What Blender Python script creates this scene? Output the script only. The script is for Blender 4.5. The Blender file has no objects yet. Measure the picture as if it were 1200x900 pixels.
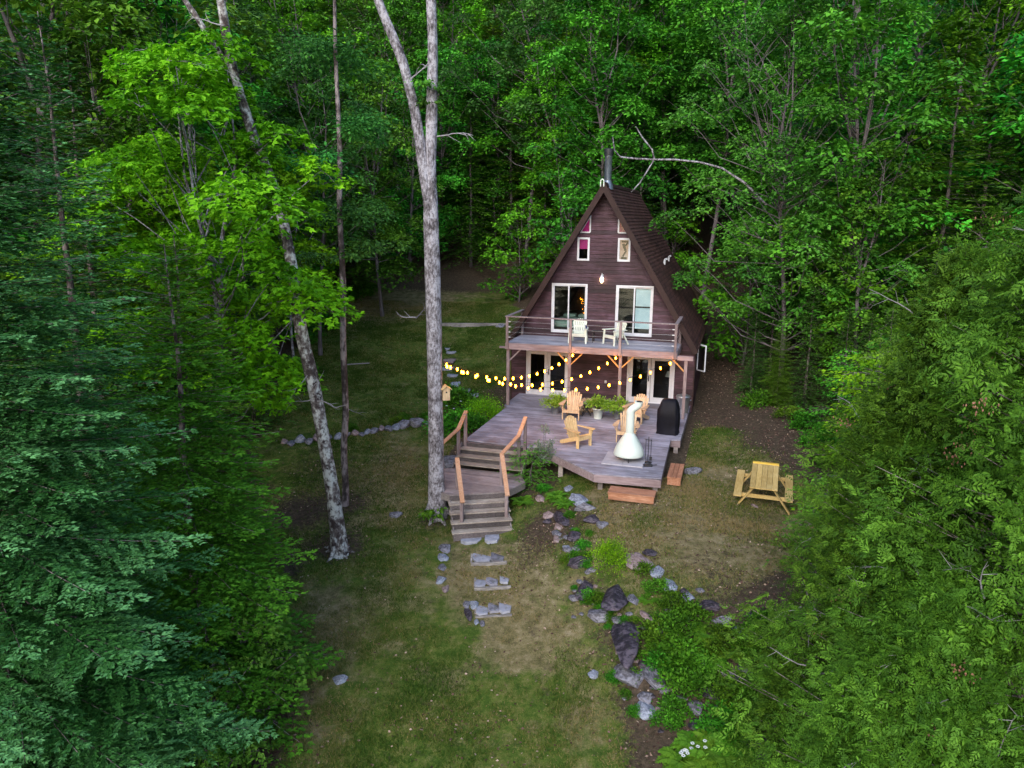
import bpy, math, random
import numpy as np
from mathutils import Vector, Matrix
R = math.radians
C = bpy.data.collections.new('scene'); bpy.context.scene.collection.children.link(C)
rng = np.random.default_rng(7)
random.seed(5)

# ------------------------------------------------------------------ camera
F, PITCH, ROLL, CH = 886.9, .2168, .0091, 7.2165
cp, sp = math.cos(PITCH), math.sin(PITCH)
cam = bpy.data.cameras.new('camera'); co = bpy.data.objects.new('camera', cam); C.objects.link(co)
cam.sensor_width = 36; cam.lens = 36*F/1200; cam.clip_end = 1000; cam.clip_start = .1
co.matrix_world = Matrix.Translation((0, 0, CH)) @ Matrix.Rotation(math.pi/2-PITCH, 4, 'X') @ Matrix.Rotation(ROLL, 4, 'Z')
bpy.context.scene.camera = co

def ray(px, py):
    cr, sr = math.cos(ROLL), math.sin(ROLL); dx, dy = px-600, py-450
    X = (cr*dx+sr*dy)/F; U = -(-sr*dx+cr*dy)/F
    return np.array([X, cp+U*sp, -sp+U*cp])
def P(px, py, z):
    d = ray(px, py); t = (z-CH)/d[2]; return np.array([d[0]*t, d[1]*t, z])
def PY(px, py, y):                       # point of the world seen at a pixel, at distance y
    d = ray(px, py); t = y/d[1]; return np.array([d[0]*t, y, CH+d[2]*t])

# house frame: u along the front wall, v to the back
YAW, OX, OY = .2891, .5952, 30.9575
cY, sY = math.cos(YAW), math.sin(YAW)
def HW(u, v, z=0): return np.array([OX+u*cY+v*sY, OY-u*sY+v*cY, z])
def toH(x, y):
    return (x-OX)*cY-(y-OY)*sY, (x-OX)*sY+(y-OY)*cY

# ------------------------------------------------------------------ terrain
ctrl = []
for px, py, z in [((512), 600, -1.5), (397, 645, -1.9), (405, 585, -1.4), (565, 630, -1.6), (520, 640, -1.66), (572, 662, -1.78), (577, 692, -2.0), (575, 728, -2.25),
                  (600, 895, -2.95), (450, 850, -2.8), (300, 895, -3.0), (400, 795, -2.6), (330, 700, -2.2), (460, 700, -2.1), (350, 640, -1.8), (350, 535, -1.0), (480, 540, -1.1), (450, 600, -1.5),
                  (350, 510, -.72), (500, 492, -.5), (430, 497, -.6), (400, 460, -.1), (540, 455, -.25), (560, 425, .2), (470, 430, .2), (555, 384, 1.2), (450, 380, 1.3), (430, 350, 2.1), (560, 345, 2.3),
                  (775, 590, -.5), (700, 575, -.55), (650, 555, -.75), (640, 585, -.95), (895, 585, -.75), (840, 540, -.45), (830, 480, -.25), (850, 430, .3), (930, 500, .0), (850, 640, -.85), (800, 640, -.8), (900, 690, -1.1), (860, 705, -1.1),
                  (700, 640, -1.05), (655, 640, -1.35), (640, 700, -1.95), (690, 700, -1.75), (740, 670, -1.05), (790, 700, -1.3), (715, 790, -2.35), (760, 850, -2.65), (820, 760, -1.75), (860, 830, -2.3), (700, 880, -2.9), (960, 620, -1.0), (620, 640, -1.5), (600, 600, -1.35)]:
    ctrl.append(P(px, py, z))
for x, y, z in [(-14, 12, -2.9), (-12, 20, -1.9), (-14, 29, -.5), (-16, 40, 1.3), (12, 10, -2.2), (12, 18, -1.1), (14, 27, 0), (15, 38, 1.6), (2, 27, -.5), (4, 25, -.55), (5, 30, -.35), (1, 31, -.4),
                (3, 34, .0), (6, 39, 1.2), (0, 36, .5), (-1.6, 25, -.7), (-2.2, 23.3, -1.2), (-10, 5, -4.0), (0, 7, -3.8), (0, 0, -4.6), (10, 0, -4.2), (20, 8, -2.5), (-20, 5, -3.6)]:
    ctrl.append(np.array([x, y, z]))
for x in (-45, -30, -15, 0, 15, 30, 45):
    for y, z in ((52, 3.3), (62, 7.0), (76, 13.5), (95, 24), (125, 40)): ctrl.append(np.array([x, y, z+.6*math.sin(x*.2+y*.1)]))
    if abs(x) > 20:
        for y, z in ((40, 1.5), (25, -.7), (8, -2.8), (-5, -4.5)): ctrl.append(np.array([x, y, z]))
ctrl = np.array(ctrl, float)
CC = 1.5
def _phi(d2): return np.sqrt(d2+CC*CC)
def _fit():
    n = len(ctrl); d2 = ((ctrl[:, None, :2]-ctrl[None, :, :2])**2).sum(2)
    A = np.zeros((n+3, n+3)); A[:n, :n] = _phi(d2)-np.eye(n)*.35
    A[:n, n] = 1; A[:n, n+1:] = ctrl[:, :2]; A[n:, :n] = A[:n, n:].T
    return np.linalg.solve(A, np.concatenate([ctrl[:, 2], np.zeros(3)]))
WT = _fit()
def terr(x, y):
    x = np.atleast_1d(np.asarray(x, float)); y = np.atleast_1d(np.asarray(y, float)); out = np.empty(x.shape)
    fx, fy, fo = x.ravel(), y.ravel(), out.ravel()
    for i in range(0, len(fx), 20000):
        a, b = fx[i:i+20000], fy[i:i+20000]
        d2 = (a[:, None]-ctrl[None, :, 0])**2+(b[:, None]-ctrl[None, :, 1])**2
        fo[i:i+20000] = _phi(d2)@WT[:-3]+WT[-3]+WT[-2]*a+WT[-1]*b
    z = fo.reshape(x.shape)
    return z + .03*np.sin(x*1.7+1.3*np.sin(y*.9))*np.cos(y*1.45+x*.4)+.012*np.sin(x*4.1+y*2.7)*np.sin(y*3.7-x*1.9)
def tz(x, y): return float(terr(x, y)[0])
def G(px, py):                           # ground point under a pixel of the survey
    d = ray(px, py); t = 9.0
    ts = np.arange(9, 110, .15); pts = d[None]*ts[:, None]; h = terr(pts[:, 0], pts[:, 1])
    dz = CH+pts[:, 2]-h; i = int(np.argmax(dz < 0)) if (dz < 0).any() else len(ts)-1
    if i > 0:
        k = dz[i-1]/(dz[i-1]-dz[i]); t = ts[i-1]+k*.15
    return np.array([d[0]*t, d[1]*t, CH+d[2]*t])
def mpp(y): return y/F                   # metres per survey pixel at distance y (approx.)

# ------------------------------------------------------------------ mesh helpers
def link(me, name, mat, parent=None, loc=None):
    o = bpy.data.objects.new(name, me); C.objects.link(o)
    if mat is not None: me.materials.append(mat)
    if parent is not None: o.parent = parent
    if loc is not None: o.location = loc
    return o
def np_mesh(name, V, Fq, attr=None, smooth=False):
    """V (n,3) ; Fq (m,k) same-size faces; attr per face."""
    me = bpy.data.meshes.new(name); n, (m, k) = len(V), Fq.shape
    me.vertices.add(n); me.vertices.foreach_set('co', np.ascontiguousarray(V, np.float32).ravel())
    me.loops.add(m*k); me.loops.foreach_set('vertex_index', np.ascontiguousarray(Fq, np.int32).ravel())
    me.polygons.add(m); me.polygons.foreach_set('loop_start', np.arange(0, m*k, k, dtype=np.int32))
    me.polygons.foreach_set('use_smooth', np.full(m, smooth))
    a = me.attributes.new('v', 'FLOAT', 'FACE'); a.data.foreach_set('value', np.ascontiguousarray(attr if attr is not None else np.full(m, .5), np.float32))
    me.update(); me.validate(); return me
class MB:
    def __init__(s): s.v = []; s.f = []; s.a = []; s.sm = []
    def add(s, vs, fs, a=None, sm=False):
        b = len(s.v); s.v += [tuple(map(float, q)) for q in vs]
        a = random.random() if a is None else a
        for f in fs: s.f.append([b+i for i in f]); s.a.append(a); s.sm.append(sm)
        return s
    def box(s, x0, x1, y0, y1, z0, z1, a=None, M=None):
        vs = [(x, y, z) for x in (x0, x1) for y in (y0, y1) for z in (z0, z1)]
        if M is not None: vs = [M @ Vector(q) for q in vs]
        return s.add(vs, [(0, 1, 3, 2), (4, 6, 7, 5), (0, 4, 5, 1), (2, 3, 7, 6), (0, 2, 6, 4), (1, 5, 7, 3)], a)
    def bar(s, p, q, w, h, up=(0, 0, 1), a=None):
        p, q = Vector(p), Vector(q); d = (q-p); L = d.length; d.normalize(); up = Vector(up)
        side = d.cross(up)
        if side.length < 1e-4: side = d.cross(Vector((0, 1, 0)))
        side.normalize(); u = side.cross(d).normalized()
        vs = []
        for o in (p, q):
            for i, j in ((-1, -1), (1, -1), (1, 1), (-1, 1)): vs.append(o+side*(i*w/2)+u*(j*h/2))
        return s.add(vs, [(0, 3, 2, 1), (4, 5, 6, 7), (0, 1, 5, 4), (1, 2, 6, 5), (2, 3, 7, 6), (3, 0, 4, 7)], a)
    def tube(s, pts, rad, seg=8, a=None, cap=True, rough=0, ph=0):
        pts = [Vector(q) for q in pts]; n = len(pts)
        rad = [rad]*n if isinstance(rad, (int, float)) else rad
        vs = []; ref = None
        for i in range(n):
            d = (pts[min(i+1, n-1)]-pts[max(i-1, 0)]).normalized()
            if ref is None: ref = d.orthogonal().normalized()
            x = (ref-d*ref.dot(d)).normalized(); ref = x; y = d.cross(x)
            for k in range(seg):
                t = 2*math.pi*k/seg; q_ = 1+rough*(math.sin(t*5+i*.9+ph)*.5+math.sin(t*9-i*1.7+ph*2)*.35+math.sin(t*2+i*.45)*.6) if rough else 1; vs.append(pts[i]+(x*math.cos(t)+y*math.sin(t))*rad[i]*q_)
        fs = [(i*seg+k, i*seg+(k+1) % seg, (i+1)*seg+(k+1) % seg, (i+1)*seg+k) for i in range(n-1) for k in range(seg)]
        s.add(vs, fs, a, True)
        if cap: s.add(vs[:seg], [tuple(range(seg))[::-1]], a); s.add(vs[-seg:], [tuple(range(seg))], a)
        return s
    def lathe(s, prof, seg=24, a=None, c=(0, 0), caps=(True, True), flat=1.0):
        vs = [(c[0]+r*math.cos(2*math.pi*k/seg), c[1]+flat*r*math.sin(2*math.pi*k/seg), z) for r, z in prof for k in range(seg)]
        n = len(prof)
        s.add(vs, [(i*seg+k, i*seg+(k+1) % seg, (i+1)*seg+(k+1) % seg, (i+1)*seg+k) for i in range(n-1) for k in range(seg)], a, True)
        if caps[0]: s.add(vs[:seg], [tuple(range(seg))[::-1]], a)
        if caps[1]: s.add(vs[-seg:], [tuple(range(seg))], a)
        return s
    def prism(s, poly, z0, z1, a=None, M=None):
        n = len(poly); vs = [Vector((x, y, z0)) for x, y in poly]+[Vector((x, y, z1)) for x, y in poly]
        if M is not None: vs = [M @ q for q in vs]
        return s.add(vs, [tuple(range(n))[::-1], tuple(range(n, 2*n))]+[(i, (i+1) % n, n+(i+1) % n, n+i) for i in range(n)], a)
    def mesh(s, name):
        me = bpy.data.meshes.new(name); me.from_pydata(s.v, [], s.f)
        at = me.attributes.new('v', 'FLOAT', 'FACE'); at.data.foreach_set('value', s.a)
        me.polygons.foreach_set('use_smooth', s.sm); me.update(); return me
    def build(s, name, mat, parent=None, bevel=0, loc=None):
        o = link(s.mesh(name), name, mat, parent, loc)
        if bevel:
            m = o.modifiers.new('bevel', 'BEVEL'); m.width = bevel; m.segments = 2; m.limit_method = 'ANGLE'; m.angle_limit = R(40)
        return o
def tag(o, label=None, cat=None, group=None, kind=None):
    if label: o['label'] = label
    if cat: o['category'] = cat
    if group: o['group'] = group
    if kind: o['kind'] = kind
    return o
def thing(name, label, cat, loc=(0, 0, 0), rz=0, group=None):
    o = bpy.data.objects.new(name, None); C.objects.link(o); o.location = tuple(map(float, loc)); o.rotation_euler = (0, 0, rz)
    o.empty_display_size = .2
    return tag(o, label, cat, group)
def dup(o, loc=None, rz=None, sc=None, label=None, group=None, parent=None):
    c = o.copy(); C.objects.link(c)
    if parent is not None: c.parent = parent
    if loc is not None: c.location = tuple(map(float, loc))
    if rz is not None: c.rotation_euler = (0, 0, rz)
    if sc is not None: c.scale = (sc, sc, sc) if isinstance(sc, (int, float)) else sc
    if label: c['label'] = label
    if group: c['group'] = group
    for ch in o.children: dup(ch, parent=c)
    return c

# ------------------------------------------------------------------ materials
def newmat(name):
    m = bpy.data.materials.new(name); m.use_nodes = True; nt = m.node_tree; nt.nodes.clear()
    return m, nt, (lambda t, **k: _nd(nt, t, **k))
def _nd(nt, t, **k):
    n = nt.nodes.new(t)
    for a, b in k.items(): setattr(n, a, b)
    return n
def ramp(nt, fac, stops):
    r = nt.nodes.new('ShaderNodeValToRGB'); e = r.color_ramp.elements
    while len(e) > len(stops): e.remove(e[-1])
    while len(e) < len(stops): e.new(.5)
    for i, (p, c) in enumerate(stops): e[i].position = p; e[i].color = (*c, 1)
    nt.links.new(fac, r.inputs[0]); return r.outputs[0]
def noise(nt, vec, scale, detail=4, rough=.6, dist=0):
    n = nt.nodes.new('ShaderNodeTexNoise'); n.inputs['Scale'].default_value = scale; n.inputs['Detail'].default_value = detail
    n.inputs['Roughness'].default_value = rough; n.inputs['Distortion'].default_value = dist
    nt.links.new(vec, n.inputs['Vector']); return n.outputs['Fac']
def mathn(nt, op, a, b, c=None):
    n = nt.nodes.new('ShaderNodeMath'); n.operation = op
    for i, q in enumerate([a, b, c]):
        if q is None: continue
        if isinstance(q, (int, float)): n.inputs[i].default_value = q
        else: nt.links.new(q, n.inputs[i])
    return n.outputs[0]
def mixc(nt, fac, a, b, mode='MIX'):
    n = nt.nodes.new('ShaderNodeMix'); n.data_type = 'RGBA'; n.blend_type = mode
    for k, q in (('Factor', fac), ('A', a), ('B', b)):
        idx = {'Factor': 0, 'A': 6, 'B': 7}[k]
        if isinstance(q, (int, float)): n.inputs[idx].default_value = q
        elif isinstance(q, tuple): n.inputs[idx].default_value = (*q, 1)
        else: nt.links.new(q, n.inputs[idx])
    return n.outputs[2]
def surf(name, c1, c2, c3=None, scale=6, stretch=(1, 1, 1), rough=.75, bump=.3, attr=.35, metal=0, detail=5, spec=.3, bscale=None, stains=None, con=1.3):
    m, nt, N = newmat(name); L = nt.links.new
    tc = N('ShaderNodeTexCoord'); mp = N('ShaderNodeMapping'); mp.inputs['Scale'].default_value = stretch; L(tc.outputs['Object'], mp.inputs[0])
    at = N('ShaderNodeAttribute', attribute_name='v')
    off = N('ShaderNodeVectorMath', operation='MULTIPLY_ADD'); L(mp.outputs[0], off.inputs[0]); off.inputs[1].default_value = (1, 1, 1)
    cmb = N('ShaderNodeCombineXYZ'); s9 = mathn(nt, 'MULTIPLY', at.outputs['Fac'], 37.0)
    for i in range(3): L(s9, cmb.inputs[i])
    L(cmb.outputs[0], off.inputs[2])
    f = noise(nt, off.outputs[0], scale, detail)
    g = noise(nt, tc.outputs['Object'], scale*.18, 3)
    f = mathn(nt, 'MULTIPLY_ADD', g, .5, mathn(nt, 'MULTIPLY', f, .6))
    f = mathn(nt, 'MULTIPLY_ADD', f, con, .53*(1-con))
    st = [(.35, c1), (.72, c2)] if c3 is None else [(.33, c1), (.52, c2), (.72, c3)]
    col = ramp(nt, f, st)
    br = mathn(nt, 'MULTIPLY_ADD', at.outputs['Fac'], attr*2, 1-attr)
    col = mixc(nt, 1.0, col, _rgb(nt, br), 'MULTIPLY')
    if stains:
        sn = noise(nt, tc.outputs['Object'], stains[1], 4, .65); sf = ramp(nt, sn, [(stains[2], (0, 0, 0)), (stains[2]+.12, (1, 1, 1))])
        col = mixc(nt, sf, col, stains[0])
    b = N('ShaderNodeBsdfPrincipled'); L(col, b.inputs['Base Color']); b.inputs['Roughness'].default_value = rough
    b.inputs['Metallic'].default_value = metal; b.inputs['Specular IOR Level'].default_value = spec
    if bump:
        bn = N('ShaderNodeBump'); bn.inputs['Strength'].default_value = bump; bn.inputs['Distance'].default_value = .02
        h = noise(nt, off.outputs[0], bscale or scale*2.5, 6); L(h, bn.inputs['Height']); L(bn.outputs[0], b.inputs['Normal'])
    o = N('ShaderNodeOutputMaterial'); L(b.outputs[0], o.inputs[0]); return m
def _rgb(nt, v):
    n = nt.nodes.new('ShaderNodeCombineColor')
    for i in range(3): nt.links.new(v, n.inputs[i])
    return n.outputs[0]
def leafmat(name, dark, mid, light, trans=.35, objvar=.25, rough=.6, coat=.15):
    m, nt, N = newmat(name); L = nt.links.new
    at = N('ShaderNodeAttribute', attribute_name='v'); oi = N('ShaderNodeObjectInfo')
    col = ramp(nt, at.outputs['Fac'], [(.1, dark), (.5, mid), (.92, light)])
    hs = N('ShaderNodeHueSaturation'); L(col, hs.inputs['Color'])
    L(mathn(nt, 'MULTIPLY_ADD', oi.outputs['Random'], .06*objvar/.25, .49-.03*objvar/.25), hs.inputs['Hue'])
    L(mathn(nt, 'MULTIPLY_ADD', oi.outputs['Random'], 2*objvar, 1-objvar), hs.inputs['Value'])
    b = N('ShaderNodeBsdfPrincipled'); L(hs.outputs[0], b.inputs['Base Color']); b.inputs['Roughness'].default_value = rough
    b.inputs['Specular IOR Level'].default_value = coat
    t = N('ShaderNodeBsdfTranslucent'); L(hs.outputs[0], t.inputs['Color'])
    mx = N('ShaderNodeMixShader'); mx.inputs[0].default_value = trans; L(b.outputs[0], mx.inputs[1]); L(t.outputs[0], mx.inputs[2])
    o = N('ShaderNodeOutputMaterial'); L(mx.outputs[0], o.inputs[0]); return m
def flat(name, c, rough=.5, metal=0, emit=0, spec=.4):
    m, nt, N = newmat(name); b = N('ShaderNodeBsdfPrincipled'); b.inputs['Base Color'].default_value = (*c, 1)
    b.inputs['Roughness'].default_value = rough; b.inputs['Metallic'].default_value = metal; b.inputs['Specular IOR Level'].default_value = spec
    if emit: b.inputs['Emission Color'].default_value = (*c, 1); b.inputs['Emission Strength'].default_value = emit
    o = N('ShaderNodeOutputMaterial'); nt.links.new(b.outputs[0], o.inputs[0]); return m
def glassmat(name, tint=(.85, .9, .9)):
    m, nt, N = newmat(name); L = nt.links.new
    t = N('ShaderNodeBsdfTransparent'); t.inputs[0].default_value = (*tint, 1); g = N('ShaderNodeBsdfGlossy'); g.inputs['Roughness'].default_value = .03
    fr = N('ShaderNodeFresnel'); fr.inputs[0].default_value = 1.22
    mx = N('ShaderNodeMixShader'); L(mathn(nt, 'ADD', fr.outputs[0], .012), mx.inputs[0]); L(t.outputs[0], mx.inputs[1]); L(g.outputs[0], mx.inputs[2])
    o = N('ShaderNodeOutputMaterial'); L(mx.outputs[0], o.inputs[0]); return m

M = {}
M['deck'] = surf('deck_grey', (.1, .088, .105), (.2, .19, .235), (.33, .325, .41), 5, (.5, 7, 7), .7, .35, .22, stains=((.13, .085, .08), .55, .6))
M['balcony'] = surf('balcony_boards', (.15, .14, .165), (.27, .262, .31), (.4, .39, .46), 5, (.6, 7, 7), .7, .3, .2, stains=((.11, .085, .08), .8, .62))
M['landing'] = surf('landing_boards', (.13, .1, .1), (.21, .17, .17), (.3, .25, .26), 5, (1, 6, 6), .75, .35, .25)
M['tread'] = surf('tread_wood', (.15, .12, .1), (.26, .22, .19), (.38, .34, .3), 6, (1, 6, 6), .8, .35, .25)
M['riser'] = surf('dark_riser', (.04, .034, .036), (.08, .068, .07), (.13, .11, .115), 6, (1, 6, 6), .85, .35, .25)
M['stair'] = surf('old_stair_wood', (.11, .095, .095), (.19, .165, .165), (.3, .26, .25), 6, (1, 6, 6), .8, .35, .25)
M['rim'] = surf('rim_board', (.13, .09, .095), (.2, .15, .16), (.28, .22, .24), 4, (.5, 5, 5), .75, .3, .2)
M['rail'] = surf('orange_rail', (.3, .14, .075), (.42, .22, .125), (.5, .3, .2), 5, (4, 4, 4), .55, .15, .12)
M['orange'] = surf('stained_step', (.19, .08, .045), (.29, .13, .075), (.38, .2, .13), 5, (1, 5, 5), .6, .2, .2)
M['cedar'] = surf('adirondack_wood', (.36, .23, .13), (.48, .33, .2), (.58, .43, .28), 7, (3, 3, .8), .6, .12, .15)
M['pine'] = surf('adirondack_pale', (.42, .27, .11), (.54, .37, .18), (.64, .47, .26), 7, (3, 3, .8), .6, .12, .15)
M['table'] = surf('picnic_pine', (.34, .22, .07), (.46, .32, .115), (.55, .41, .18), 5, (6, .8, 6), .6, .15, .15)
M['siding'] = surf('stained_siding', (.012, .004, .006), (.033, .0115, .018), (.065, .033, .052), 6, (.4, 1, 6), .6, .45, .5)
M['fascia'] = surf('fascia', (.02, .009, .008), (.036, .016, .014), None, 4, (1, 1, 1), .7, .2, .15)
M['post'] = surf('post_wood', (.11, .085, .09), (.19, .145, .15), (.27, .22, .235), 5, (5, 5, .8), .75, .3, .15)
M['brace'] = surf('brace_new_wood', (.34, .17, .06), (.45, .24, .09), None, 5, (2, 2, 2), .6, .15, .1)
M['white'] = surf('white_trim', (.45, .46, .5), (.6, .61, .66), None, 3, (1, 1, 1), .45, .04, .05)
M['plastic'] = surf('white_plastic', (.55, .6, .52), (.68, .72, .64), None, 3, (1, 1, 1), .4, .02, .05)
M['enamel'] = surf('white_enamel', (.46, .53, .5), (.58, .64, .61), None, 1.5, (1, 1, 1), .28, .02, .04, spec=.5)
M['flue'] = surf('flue_steel', (.1, .12, .16), (.25, .29, .36), None, 4, (1, 1, 1), .35, .06, .1, metal=.7)
M['steel'] = surf('galvanised', (.28, .3, .33), (.5, .53, .57), None, 9, (1, 1, 1), .38, .06, .1, metal=.8)
M['black'] = surf('black_metal', (.01, .01, .012), (.025, .025, .03), None, 9, (1, 1, 1), .5, .1, .1)
M['cover'] = surf('grill_cover_cloth', (.002, .002, .004), (.008, .008, .014), None, 3, (1, 1, 1), .6, .5, .1, bscale=3, spec=.15)
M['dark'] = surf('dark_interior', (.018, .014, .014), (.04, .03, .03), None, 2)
M['glass'] = glassmat('window_glass')
M['screen'] = flat('door_screen', (.06, .055, .06), .4)
M['pink'] = flat('pink_blind', (.75, .012, .28), .5)
M['pink_mid'] = flat('pink_cloth', (.45, .012, .17), .5)
M['pink_dk'] = flat('dark_pink_blind', (.25, .01, .08), .5)
M['sky_reflection'] = surf('painted_sky_reflection', (.4, .52, .62), (.62, .74, .8), None, 1.6, (1, 1, 1), .5, 0, .1)  # pale blue of sky reflected in the pane, put into the colour
M['sheet'] = surf('bed_linen', (.16, .23, .2), (.3, .38, .34), None, 4, (1, 1, 1), .9, .4, .1)
M['cloth'] = surf('patterned_cloth', (.45, .25, .2), (.62, .45, .4), None, 3, (1, 1, 1), .9, 0, .1)
m, nt, N = newmat('lit_bulb'); lw = N('ShaderNodeLayerWeight'); lw.inputs[0].default_value = .5; e_ = N('ShaderNodeEmission')
nt.links.new(ramp(nt, lw.outputs['Facing'], [(.1, (1, .38, .012)), (.45, (1, .2, .004))]), e_.inputs[0])
st_ = N('ShaderNodeMapRange'); nt.links.new(lw.outputs['Facing'], st_.inputs[0]); st_.inputs[1].default_value = .05; st_.inputs[2].default_value = .55; st_.inputs[3].default_value = 45; st_.inputs[4].default_value = 1.1
nt.links.new(st_.outputs[0], e_.inputs[1]); o = N('ShaderNodeOutputMaterial'); nt.links.new(e_.outputs[0], o.inputs[0]); M['bulb'] = m
M['lampglass'] = flat('lit_lamp_glass', (1., .72, .42), .4, emit=7)
M['cable'] = flat('black_cable', (.01, .01, .01), .6)
M['fern'] = leafmat('fern_leaf', (.09, .2, .02), (.19, .4, .035), (.32, .58, .06), .3, .15)
M['stonepad'] = surf('grey_hearth_slab', (.26, .25, .28), (.36, .35, .4), None, 6, (1, 1, 1), .8, .2, .1)
M['slab'] = surf('flagstone', (.1, .105, .13), (.2, .21, .26), (.3, .31, .38), 5, (1, 1, 1), .8, .4, .15, stains=((.1, .11, .06), 2.5, .62))
M['rock_grey'] = surf('granite_grey', (.045, .043, .052), (.1, .098, .12), (.2, .2, .25), 4, (1, 1, 1), .85, .7, .2, stains=((.05, .065, .03), 2.2, .6), con=2.0)
M['rock_dark'] = surf('dark_slab_rock', (.008, .007, .011), (.022, .018, .028), (.09, .075, .1), 3, (1, 3, 1), .7, .8, .2, con=2.0, stains=((.035, .05, .02), 2.6, .6))
M['rock_pink'] = surf('pink_granite', (.1, .07, .07), (.18, .13, .13), (.28, .22, .23), 4, (1, 1, 1), .85, .6, .2, con=2.0, stains=((.035, .05, .02), 2.6, .6))
M['rock_blue'] = surf('blue_granite', (.09, .1, .14), (.16, .18, .24), (.27, .3, .38), 4, (1, 1, 1), .8, .6, .15, con=2.0, stains=((.035, .05, .02), 2.6, .6))
M['log'] = surf('weathered_log', (.08, .075, .075), (.17, .16, .16), (.3, .28, .28), 5, (1, 6, 6), .85, .5, .2)
M['bark_grey'] = surf('pale_bark', (.05, .043, .048), (.17, .155, .175), (.36, .35, .4), 20, (1, 1, .45), .9, 1, .12, detail=8, stains=((.05, .04, .045), 22, .57), con=1.9)
M['bark_birch'] = surf('lichen_bark', (.04, .03, .03), (.14, .12, .12), (.42, .43, .43), 9, (1, 1, .7), .9, 1, .12, detail=8, stains=((.03, .02, .022), 6, .52), con=2.4)
M['bark_dark'] = surf('dark_bark', (.03, .022, .022), (.075, .058, .06), (.24, .2, .21), 10, (1, 1, .4), .9, .9, .15, detail=7, con=2.2)
M['bark_far'] = surf('forest_bark', (.05, .04, .042), (.1, .085, .09), (.17, .15, .16), 5, (1, 1, .3), .9, .6, .15)
M['twig'] = surf('dead_twig', (.16, .15, .16), (.3, .28, .31), None, 8, (1, 1, 1), .85, .2, .1)
M['maple'] = leafmat('maple_leaf', (.038, .14, .004), (.12, .35, .008), (.26, .58, .014), .32, .1)
M['decid'] = leafmat('broad_leaf', (.009, .055, .006), (.038, .19, .014), (.125, .45, .032), .2, .22)
M['maple_far'] = leafmat('forest_maple_leaf', (.018, .08, .005), (.065, .26, .01), (.17, .52, .022), .22, .12)
M['decid_blue'] = leafmat('aspen_leaf', (.009, .058, .012), (.034, .175, .03), (.1, .38, .06), .35, .2)
M['spruce'] = leafmat('spruce_needle', (.008, .048, .008), (.028, .125, .024), (.12, .34, .12), .15, .08)
M['fir'] = leafmat('fir_needle', (.014, .06, .01), (.032, .115, .018), (.07, .2, .028), .15, .15)
M['hemlock'] = leafmat('hemlock_needle', (.024, .085, .007), (.055, .16, .011), (.11, .27, .018), .2, .15)
M['cedar_leaf'] = leafmat('cedar_frond', (.014, .055, .005), (.052, .155, .012), (.14, .34, .03), .25, .12)
M['cone'] = surf('cedar_cones', (.14, .06, .04), (.24, .12, .08), None, 8)
M['fern_out'] = leafmat('wild_fern_leaf', (.03, .11, .01), (.07, .22, .016), (.14, .36, .03), .3, .15)
M['hem_bright'] = leafmat('bright_hemlock', (.03, .12, .014), (.08, .25, .025), (.15, .4, .05), .25, .1)
M['shrub'] = leafmat('shrub_leaf', (.012, .06, .005), (.045, .175, .01), (.11, .36, .024), .35, .25)
M['airy'] = leafmat('airy_leaf', (.018, .1, .014), (.055, .24, .026), (.13, .44, .05), .3, .05)
M['sage'] = leafmat('pale_shrub_leaf', (.12, .18, .12), (.2, .28, .2), (.3, .38, .28), .3, .1)
M['petal'] = flat('white_petal', (.75, .78, .8), .6)
M['litter'] = leafmat('dry_leaf', (.06, .032, .026), (.16, .095, .075), (.42, .33, .25), .1, .1, .8)
M['blade'] = leafmat('grass_blade', (.028, .075, .008), (.085, .12, .02), (.24, .19, .085), .25, .05, .8, .1)

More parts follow.
